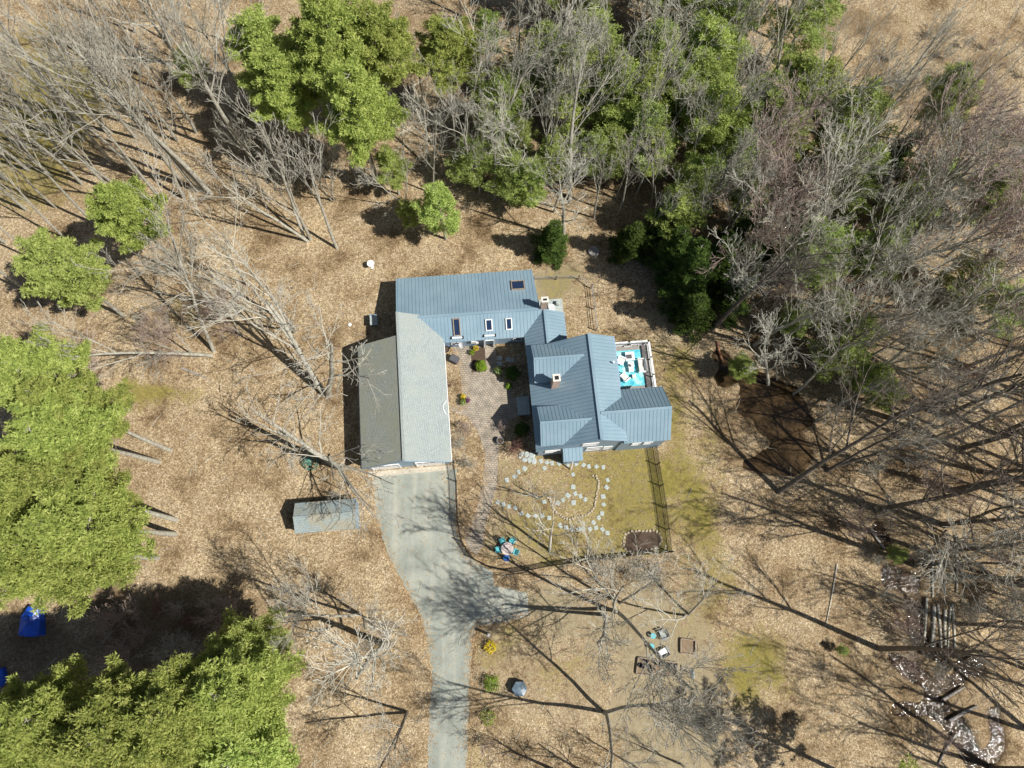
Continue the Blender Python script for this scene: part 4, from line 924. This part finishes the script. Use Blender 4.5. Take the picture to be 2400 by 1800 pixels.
SH = {'s1': bare_tree(21, 3.5, 7, .15, .6, .05, .55, 'twig', 'twig', minr=.01), 's2': bare_tree(22, 3, 8, .1, .6, .05, .5, 'burgundy', 'burgundy', minr=.01), 's3': bare_tree(23, 3.5, 8, .15, .55, .05, .55, 'twig_red', 'twig_red', minr=.01)}
PT = {'w1': pine_tree(31), 'w2': pine_tree(32, 21, 4.7, .55, 66), 'w3': pine_tree(33, 18, 4.3, .55, 60), 'w4': pine_tree(34, 16, 4.0, .4, 56, mat='pine_light'),
      'soft': pine_tree(35, 12, 2.9, .25, 42, .36, 36, .15, 'pine_light', dens=.9), 'mid': pine_tree(36, 12, 3.1, .22, 45, .34, 22, .15, 'pine_mid', dens=.85), 'mid2': pine_tree(37, 14, 3.4, .3, 46, .34, 22, .15, 'pine_mid', dens=.85),
      'sparse': pine_tree(40, 19, 3.9, .4, 34, .3, 26, .16, dens=.75), 'hem': pine_tree(38, 10, 2.9, .05, 70, .3, 36, .13, 'hemlock', .12, dens=1.2, cone=True), 'hem2': pine_tree(39, 12, 3.3, .08, 80, .3, 36, .13, 'hemlock', .12, dens=1.2, cone=True)}
rt = random.Random(11)
def place(kind, px, py, h, label, cat=None, group=None, top=None, name=None, wide=1.0):
    if kind in PT: me = PT[kind]; name = name or ('hemlock_tree' if kind.startswith('hem') else 'pine_tree'); cat = cat or 'evergreen tree'
    elif kind in SH: me = SH[kind]; name = name or 'bare_shrub'; cat = cat or 'shrub'
    else: me = BT[kind]; name = name or ('birch_tree' if kind == 'birch' else 'bare_tree'); cat = cat or 'bare tree'
    base = at(px, py); s = h/me[2]
    e = empty(name, base, label, cat, group)
    z = Vector((rt.gauss(0, .03), rt.gauss(0, .03), 1)).normalized()
    if top:
        t = at(top[0], top[1], h)-base; hz = Vector((t.x, t.y, 0)); mx = h*.42
        if hz.length > mx: hz = hz*(mx/hz.length)
        z = (hz+Vector((0, 0, h))).normalized()
    q = Vector((0, 0, 1)).rotation_difference(z); rot = q.to_matrix()@Matrix.Rotation(rt.uniform(0, 6.28), 3, 'Z')
    e.rotation_euler = rot.to_euler(); e.scale = (s*wide, s*wide, s)
    for nm, m in (('trunk', me[0]), ('crown', me[1])):
        o = bpy.data.objects.new(nm, m); COL.objects.link(o); o.parent = e
    if len(me) > 3:
        o = bpy.data.objects.new('branches', me[3]); COL.objects.link(o); o.parent = e
    return e
#TREES
def green_fill():
    gl = 'green pine half hidden under bare crowns in the woods behind the house'; g2 = 'green pines scattered under the bare northern woods'; r = random.Random(5); got = []
    poly = [(1120, 30), (1500, 0), (1800, 60), (1900, 330), (2080, 620), (1960, 820), (1760, 620), (1500, 470), (1160, 480)]
    while len(got) < 27:
        x, y = r.uniform(1100, 2150), r.uniform(-10, 900)
        if not polymask(np.array([x]), np.array([y]), poly)[0]: continue
        p = at(x, y)
        if any((p-q).length < 3.6 for q in got): continue
        got.append(p); place(r.choice(['mid', 'mid2', 'soft', 'mid']), x, y, r.uniform(8, 14), gl, group=g2, wide=r.uniform(1.0, 1.35))
green_fill()
# evergreens, west and south-west
for k, px, py, h, l, tp, w in [
    ('w3', 440, 640, 17, 'round bright green pine standing alone among bare trees in the upper left', None, .82),
    ('w4', 290, 740, 16, 'bright green pine at the left edge below the lone round pine', None, .95),
    ('w1', 400, 1056, 20, 'northernmost tall pine of the western grove', (80, 915), .85),
    ('w2', 372, 1083, 21, 'tall pine behind the northernmost pine of the western grove', (30, 1000), .9),
    ('w3', 300, 960, 19, 'pine at the north-west of the western grove by the left edge', (20, 840), .9),
    ('w2', 412, 1218, 20, 'pine with a thick pale trunk foot opposite the shed', (90, 1125), .95),
    ('w1', 410, 1252, 21, 'pine with a mossy white trunk foot just south of its neighbour opposite the shed', (75, 1225), .95),
    ('w3', 369, 1308, 19, 'southernmost pine of the western grove above the blue tarp', (80, 1310), .9),
    ('w1', 270, 1180, 20, 'pine deep in the western grove at the left edge', (-20, 1120), 1.0),
    ('w2', 240, 1320, 20, 'pine over the north side of the blue tarp at the left edge', (-20, 1290), .9),
    ('w1', 655, 1600, 19, 'easternmost pine of the lower left grove beside the open leaves', (520, 1640), 1.1),
    ('w4', 620, 1520, 14, 'lighter pine on the north-east side of the lower left grove', (560, 1535), 1.15),
    ('w2', 520, 1650, 20, 'pine in the middle of the lower left grove', (370, 1720), 1.05),
    ('w3', 400, 1660, 19, 'pine in the western part of the lower left grove', (200, 1730), 1.05),
    ('w1', 260, 1650, 18, 'pine at the far lower left corner', (60, 1710), 1.0),
    ('w4', 600, 1740, 17, 'pine on the bottom edge, right of the lower left grove', (520, 1800), 1.2),
    ('w3', 140, 1700, 18, 'pine crown cut by the lower left corner of the photo', (-50, 1760), 1.0)]:
    place(k, px, py, h, l, top=tp, wide=w)
# evergreens, north
for k, px, py, h, l, tp, w in [
    ('w1', 885, 425, 20, 'tallest bright pine, forming the green column above the house', (800, 180), 1.0),
    ('w2', 850, 330, 21, 'bright pine at the top edge left of the green column', (770, 20), 1.0),
    ('w3', 745, 405, 17, 'bright pine left of the green column with a bare pale lower trunk', (630, 130), 1.0),
    ('w2', 925, 300, 19, 'bright pine at the top edge directly above the green column', (890, 20), 1.0),
    ('w3', 1070, 300, 15, 'bright pine at the top edge right of the green column', (1040, 60), 1.1),
    ('w4', 700, 300, 16, 'bright pine at the top edge left of the tallest pines', (590, 40), 1.1),
    ('soft', 1045, 560, 11, 'soft light green pine nearest the north wing roof', (1020, 430), 1.0),
    ('soft', 935, 455, 9, 'small light green pine between the tall column and the leaf clearing', (910, 350), .9),
    ('soft', 970, 540, 7, 'small thin light pine at the edge of the leaf clearing north of the house', (950, 470), .8),
    ('mid', 470, 215, 7, 'small dark green pine near the leaning white trunk at the top left', (430, 110), 1.2),
    ('w4', 2170, 340, 15, 'vivid green pine leaning into the open ground at the top right', (2260, 150), .85),
    ('w4', 2240, 540, 13, 'vivid green pine at the right edge below the leaning one', (2370, 400), 1.0),
    ('w4', 2330, 520, 12, 'vivid green pine touching the right edge of the photo', (2420, 420), 1.0)]:
    place(k, px, py, h, l, top=tp, wide=w)
gN = 'green pines scattered under the bare northern woods'
for i, (px, py, h, k) in enumerate([(1170, 380, 9, 'mid'), (1190, 470, 8, 'mid'), (1160, 320, 11, 'mid2'), (1320, 300, 13, 'soft'), (1360, 230, 13, 'mid2'), (1470, 320, 12, 'soft'), (1490, 400, 11, 'mid'), (1420, 420, 9, 'mid'), (1420, 330, 12, 'soft'), (1580, 300, 12, 'mid2'),
                                (1630, 250, 13, 'soft'), (1740, 330, 11, 'mid'), (1780, 380, 10, 'w4'), (1800, 300, 12, 'mid2'), (1590, 500, 9, 'mid'), (1560, 560, 9, 'soft'), (1880, 650, 8, 'soft'), (1900, 760, 8, 'mid'), (1960, 820, 8, 'mid'), (1990, 900, 7, 'soft'), (1910, 870, 8, 'mid'),
                                (2010, 640, 9, 'mid'), (2050, 560, 10, 'mid2'), (1830, 780, 6, 'mid'), (2200, 700, 9, 'mid'), (2300, 760, 9, 'mid'), (1720, 880, 5, 'soft'), (2030, 940, 6, 'mid'), (1240, 480, 8, 'soft'), (1110, 430, 8, 'mid'), (1290, 430, 8, 'mid2'), (1500, 250, 12, 'soft'), (1690, 420, 9, 'mid'), (2120, 480, 9, 'mid'), (1270, 250, 12, 'mid'), (2080, 1300, 3.5, 'mid'), (1960, 1520, 2, 'mid')]):
    if i < 33 or i == 34: place(k, px, py, h, 'green pine half hidden under bare crowns in the woods behind the house', group=gN, wide=1.35)
    elif i == 35: place(k, px, py, h, 'small green pine by the upper stream in the lower right', wide=1.2)
    elif i == 36: place(k, px, py, h, 'tiny green pine on the leaves left of the lower stream', wide=1.2)
    else: place(k, px, py, h, 'green pine half hidden under bare crowns in the woods behind the house', group=gN, wide=1.35)
for k, px, py, h, l, tp in [('hem', 1290, 585, 8, 'dark hemlock at the clearing edge left of the round stump', (1300, 530)), ('hem', 1470, 590, 8, 'dark hemlock just right of the round stump', (1490, 530)),
                        ('hem2', 1600, 690, 12, 'largest dark hemlock above the deck at the woods edge', (1650, 570)), ('hem', 1620, 750, 9, 'dark hemlock closest to the deck', (1650, 700)), ('hem2', 1660, 640, 10, 'dark hemlock behind the largest one, towards the pond', (1720, 560)), ('hem', 2060, 400, 8, 'dark hemlock deep under the bare crowns of the north-east woods', None)]:
    place(k, px, py, h, l, top=tp, wide=1.05)
for k, px, py, h, l in [('hem2', 1555, 640, 9, 'dark hemlock at the front of the dark clump, nearest the rail-fenced yard'), ('hem', 1690, 720, 8, 'dark hemlock on the pond side of the dark clump'), ('hem2', 1720, 620, 11, 'dark hemlock at the back right of the dark clump'), ('hem', 1540, 560, 8, 'dark hemlock linking the round stump side to the dark clump')]:
    place(k, px, py, h, l, wide=1.25)
place('sparse', 2050, 1850, 20, 'tall pine beyond the lower edge whose shadow falls on the leaves', top=(2330, 1980))
# named bare trees
for k, px, py, h, l, tp, w in [
    ('slim2', 492, 452, 21, 'tall slender grey tree, right one of the close pair in the upper left', (240, 130), 1.3),
    ('slim2', 483, 448, 20, 'tall slender grey tree, left one of the close pair in the upper left', (190, 150), 1.3),
    ('slim', 430, 463, 14, 'thin grey tree just left of the close pair in the upper left', (330, 280), 1.2),
    ('birch', 421, 148, 16, 'leaning white-trunked tree at the top left edge', (310, -40), 1.1),
    ('slim', 460, 311, 14, 'thin pale tree above the close pair in the upper left', (360, 130), 1.2),
    ('b', 590, 370, 20, 'big grey tree whose forked trunk crosses the top edge left of the pines', (450, 30), 1.0),
    ('c', 722, 564, 15, 'many-stemmed grey tree at the leaf clearing edge upper left of the house', (560, 350), 1.1),
    ('slim', 790, 582, 14, 'slim curved grey tree nearest the clearing upper left of the house', (700, 340), 1.2),
    ('e', 506, 831, 19, 'tall twin-stemmed grey tree with a long shadow left of the clearing', (260, 620), 1.0),
    ('a', 512, 724, 17, 'tall grey tree beside the foot of the round pine', (390, 560), .9),
    ('oak', 763, 933, 14, 'broad pale tree whose limbs spread over the left side of the garage roof', (680, 760), 1.4),
    ('pale', 690, 775, 16, 'tall pale tree leaning up and left from the clearing beside the house', (500, 560), .9),
    ('oak', 795, 1088, 13, 'broad pale tree bending left of the garage front corner', (690, 970), 1.4),
    ('red', 297, 1001, 12, 'fan-shaped reddish tree in front of the western pines', (150, 925), 1.1),
    ('pale2', 905, 1512, 16, 'pale spreading tree left of the lower driveway', (840, 1545), 1.2),
    ('full', 842, 1442, 13, 'fine-twigged tree above the pale one left of the lower driveway', (770, 1460), 1.0),
    ('dark2', 952, 1665, 12, 'dark-trunked tree at the bottom edge left of the driveway', (905, 1790), .95),
    ('birch', 1288, 1290, 9, 'small white birch in the lawn near the south fence', (1298, 1225), 1.2),
    ('full', 1446, 1430, 20, 'grey tree with upswept crown south of the lawn fence', (1530, 1480), .85),
    ('pale', 1450, 1410, 11, 'pale upswept tree just outside the south lawn fence', (1480, 1330), 1.1),
    ('pale2', 1420, 1440, 11, 'pale spreading tree just below the grey upswept one', (1415, 1540), 1.0),
    ('full', 1415, 1668, 20, 'dark forked tree at the bottom edge, its long double shadow crossing the drive', None, .85),
    ('pale', 1610, 1440, 9, 'round-crowned pale tree above the small framed bed', (1640, 1400), 1.2),
    ('b', 1335, 470, 18, 'big grey tree with thick trunk among the woods above the deck', (1410, 90), 1.0),
    ('a', 1136, 398, 17, 'big grey tree with dark trunk right of the bright pines', (1215, 80), 1.0),
    ('pale', 1002, 395, 14, 'many-limbed pale tree between the bright pines and the light pine', (1010, 140), 1.0),
    ('slim', 1234, 354, 11, 'thin grey tree in the middle of the northern woods', (1270, 200), 1.2),
    ('pale2', 1320, 560, 12, 'low spreading pale tree over the dark hemlock north of the deck', (1330, 430), 1.15),
    ('b', 1458, 362, 15, 'grey tree with a clear dark stem near the top middle', (1560, 60), .9),
    ('dark', 1669, 770, 17, 'thick dark leaning tree above the pond at the woods edge', (1880, 610), 1.0),
    ('pale', 1687, 690, 14, 'pale tree behind the thick dark leaning one', (1830, 560), 1.0),
    ('pale2', 1800, 900, 12, 'pale tree whose limbs reach over the pond', (1800, 790), 1.0),
    ('dark', 1824, 1153, 19, 'long dark leaning tree below the pond', (2200, 930), .9),
    ('dark2', 1936, 1106, 14, 'forked dark tree right of the long leaning one below the pond', (2230, 960), 1.0),
    ('dark', 2052, 1196, 19, 'dark tree at the upper stream leaning right', (2400, 1110), .9),
    ('dark', 2210, 975, 16, 'dark tree near the right edge beyond the pond', (2470, 900), 1.0),
    ('dark2', 2150, 1320, 19, 'dark tree standing over the logs of the stream bed', (2400, 1300), 1.0),
    ('dark', 2060, 1520, 21, 'dark tree left of the lower stream with a long shadow', (2320, 1560), .8)]:
    place(k, px, py, h, l, top=tp, wide=w)
place('oak', 1262, 1165, 4.6, 'small crooked ornamental tree beside the brick path in the lawn', top=(1255, 1140), wide=1.2)
for px, py, h, k, l in [(1215, 1055, 2.4, 's2', 'burgundy twiggy shrub at the south-west corner of the house'), (1330, 1062, 1.6, 's2', 'low burgundy shrub beside the south bay of the house'), (1090, 1010, 2.2, 's3', 'bare shrub at the lower end of the courtyard'), (1078, 1045, 2.4, 's1', 'bare grey shrub against the garage corner by the path'),
                        (1100, 1090, 2.0, 's1', 'bare shrub between the path and the black fence'), (1178, 1005, 1.6, 's3', 'pinkish twig shrub at the edge of the patio shadow'), (790, 1165, 1.8, 's1', 'bare shrub behind the small shed'), (1056, 905, .9, 's2', 'tiny burgundy shrub against the garage wall'),
                        (1140, 1745, 1.6, 's3', 'reddish bare shrub at the bottom right edge of the driveway'), (1480, 1345, 2, 's1', 'thin grey shrub outside the south fence')]:
    place(k, px, py, h, l, wide=1.1)
# bare trees of the woods and margins
def scatter(poly, n, kinds, hr, label, group, mind=2.4, seed=1, kindwide=(.9, 1.1), lean=None):
    r = random.Random(seed); xs = [p[0] for p in poly]; ys = [p[1] for p in poly]; got = []; tries = 0
    while len(got) < n and tries < 6000:
        tries += 1; x = r.uniform(min(xs), max(xs)); y = r.uniform(min(ys), max(ys))
        if not polymask(np.array([x]), np.array([y]), poly)[0]: continue
        p = at(x, y)
        if any((p-g).length < mind for g in got): continue
        got.append(p); place(r.choice(kinds), x, y, r.uniform(*hr), label, group=group, wide=r.uniform(*kindwide))
scatter([(1110, 60), (1480, 60), (1480, 540), (1330, 520), (1110, 480)], 20, ['slim', 'slim2', 'pale', 'a', 'slim', 'pale2', 'slim2'], (10, 16), 'leafless tree in the dense woods directly north of the house', 'bare trees north of the house', 2.6, 1)
scatter([(1480, 100), (1850, 200), (1900, 560), (1760, 640), (1480, 520)], 27, ['slim', 'red', 'pale', 'a', 'e', 'slim', 'pale', 'slim2'], (10, 16), 'leafless tree in the middle of the north-east woods', 'bare trees of the north-east woods', 2.2, 2)
scatter([(1760, 280), (2230, 430), (2300, 900), (2120, 960), (1760, 820), (1900, 560)], 38, ['slim', 'e', 'a', 'b', 'slim2', 'pale', 'slim', 'e', 'red'], (10, 17), 'leafless tree in the woods towards the right edge, above the pond', 'bare trees above the pond', 2.3, 3)
scatter([(1130, -60), (1880, -60), (1880, 160), (1500, 100), (1130, 60)], 30, ['slim', 'slim2', 'pale', 'a', 'e'], (10, 15), 'leafless tree at the top edge of the northern woods', 'bare trees along the top edge of the woods', 2.8, 21)
scatter([(1440, 430), (1700, 480), (1760, 700), (1700, 760), (1600, 640), (1440, 600)], 8, ['pale2', 'slim', 'pale', 'slim2'], (8, 12), 'leafless tree at the clearing edge among the dark hemlocks above the deck', 'bare trees among the hemlocks', 2.2, 31)
scatter([(1740, 720), (1920, 780), (2060, 980), (1900, 1000), (1760, 820)], 9, ['pale', 'slim', 'dark', 'e'], (8, 13), 'leafless tree close round the dark pond', 'bare trees round the pond', 2.2, 32)
scatter([(880, 380), (1130, 340), (1140, 500), (1000, 520), (860, 470)], 6, ['pale', 'slim', 'slim2'], (8, 12), 'leafless tree at the woods edge between the bright pines and the light pine', 'bare trees at the woods edge by the bright pines', 2.2, 33)
scatter([(1880, 200), (2120, 240), (2330, 480), (2200, 520), (1960, 380)], 14, ['slim', 'a', 'pale', 'slim2', 'e'], (8, 13), 'leafless tree on the upper right fringe of the woods by the open ground', 'bare trees on the upper right fringe', 2.4, 41)
scatter([(1960, 60), (2420, 120), (2420, 420), (2150, 300)], 14, ['s1', 's3', 's1'], (1.5, 3), 'low bare brush on the open ground at the top right', 'low brush at the top right', 2.4, 42, (1, 1.5))
scatter([(-40, 380), (230, 420), (250, 700), (60, 720), (-40, 600)], 9, ['slim', 'slim2', 'slim2'], (13, 18), 'slender leafless tree at the left edge above the pine grove', 'slender bare trees on the left edge', 3, 22)
scatter([(2060, 960), (2560, 900), (2640, 1500), (2560, 1900), (2330, 1900), (2230, 1500), (2080, 1300)], 34, ['dark', 'slim2', 'dark2', 'slim', 'dark', 'dark'], (14, 21), 'leafless tree along the stream in the lower right', 'bare trees along the stream', 2.8, 4)
scatter([(2200, 420), (2600, 350), (2700, 900), (2280, 900)], 18, ['e', 'slim', 'a', 'dark', 'slim2'], (9, 15), 'leafless tree at the right edge of the woods', 'bare trees on the right edge', 3, 5)
scatter([(60, 260), (420, 330), (470, 440), (380, 520), (240, 440), (60, 420)], 20, ['slim', 'slim2', 'slim2', 'slim2', 'slim'], (15, 21), 'slender leafless grey tree in the upper left woods', 'slender bare trees of the upper left', 2.6, 6)
scatter([(300, 60), (620, 100), (560, 330), (360, 330)], 12, ['slim', 'slim2', 'pale', 'b'], (11, 16), 'leafless grey tree at the top edge left of the bright pines', 'bare trees at the top left edge', 3, 7)
scatter([(620, 300), (860, 420), (760, 540), (600, 470)], 9, ['slim', 'pale', 'slim', 'c'], (6, 11), 'thin leafless tree in the shade below the bright pines', 'thin bare trees below the bright pines', 2, 8)
scatter([(420, 800), (560, 620), (640, 740), (480, 900)], 4, ['pale', 'slim', 'red'], (7, 10), 'leafless tree left of the leaf clearing', 'bare trees left of the clearing', 3, 9)
scatter([(260, 1400), (560, 1380), (600, 1500), (300, 1540)], 12, ['s1', 's3', 's2'], (2.5, 4), 'bare twiggy shrub in the shade between the two western pine groves', 'bare shrubs between the pine groves', 1.2, 10)
scatter([(1250, 430), (1700, 500), (1900, 760), (2280, 900), (2100, 400), (1500, 200)], 50, ['s1', 's3', 's2', 's1'], (2, 4.5), 'bare twiggy undergrowth shrub in the north-east woods', 'undergrowth shrubs of the north-east woods', 1.5, 11, (1, 1.5))
scatter([(1880, 1060), (2300, 1020), (2380, 1750), (2120, 1740), (2040, 1350)], 22, ['s1', 's3', 's1'], (2, 4), 'bare twiggy shrub along the stream bank', 'shrubs along the stream', 1.6, 12, (1, 1.4))
scatter([(1420, 1600), (1650, 1700), (1600, 1900), (1300, 1900), (1180, 1750)], 5, ['pale', 'slim', 'pale2'], (6, 9), 'small leafless tree at the bottom edge right of the driveway', 'small bare trees at the bottom edge', 3, 13)
def litter():
    r = np.random.RandomState(8); pts = []
    def along(P, n, sp):
        Q = [at(*p) for p in P]
        for _ in range(n):
            i = r.randint(len(Q)-1); q = Q[i].lerp(Q[i+1], r.rand()); g = r.normal(size=2)*sp; pts.append((q.x+g[0], q.y+g[1]))
    along([(870, 1108), (884, 1215), (908, 1294), (944, 1367), (985, 1440), (1004, 1515), (1013, 1598), (1004, 1800)], 1500, .35)
    along([(1240, 1446), (1183, 1457), (1118, 1471), (1107, 1507), (1100, 1598), (1093, 1800)], 1200, .35)
    along([(1060, 812), (1078, 871), (1086, 945), (1060, 968)], 500, .4); along([(1137, 1062), (1132, 1130), (1120, 1184), (1104, 1225), (1090, 1260)], 500, .3)
    along([(1038, 1105), (1060, 1200), (1080, 1290), (1120, 1330)], 400, .3)
    lo, hi = at(900, 1780), at(1240, 1120)
    for _ in range(1300): pts.append((r.uniform(lo.x, hi.x), r.uniform(lo.y, hi.y)))
    p = np.array(pts); n = len(p); a = r.rand(n)*6.28; L = r.uniform(.035, .085, n); z = r.uniform(.03, .06, n)
    V = np.zeros((n, 4, 3))
    for k, (u, v) in enumerate(((-1, 0), (0, -.6), (1, 0), (0, .6))):
        V[:, k, 0] = p[:, 0]+L*(u*np.cos(a)-v*np.sin(a)); V[:, k, 1] = p[:, 1]+L*(u*np.sin(a)+v*np.cos(a)); V[:, k, 2] = z+(k % 2)*r.uniform(-.015, .02, n)
    o = bpy.data.objects.new('fallen_leaves', npmesh('fallen_leaves', V.reshape(-1, 3), np.arange(4*n).reshape(-1, 4), 'leaf', 4)); COL.objects.link(o)
    tag(o, 'dry tan leaves strewn over the edges of the driveway and paths', 'leaves', kind='stuff')
    T = TB()
    for _ in range(420):
        x, y = r.uniform(100, 2350), r.uniform(560, 1800); q = at(x, y); P = [np.array([q.x, q.y, .04])]; t = r.rand()*6.28; l = r.uniform(.4, 1.8)
        if 840 < x < 1600 and 600 < y < 1340: continue
        for k in range(4): t += r.normal()*.25; P.append(P[-1]+np.array([math.cos(t), math.sin(t), 0])*l/4)
        T.tube(P, np.linspace(.035, .015, 5), 4)
    o = bpy.data.objects.new('fallen_twigs', T.mesh('fallen_twigs', 'twig')); COL.objects.link(o); tag(o, 'thin grey sticks lying scattered on the leaf litter', 'twigs', kind='stuff')
litter()
print('objects', len(bpy.data.objects))
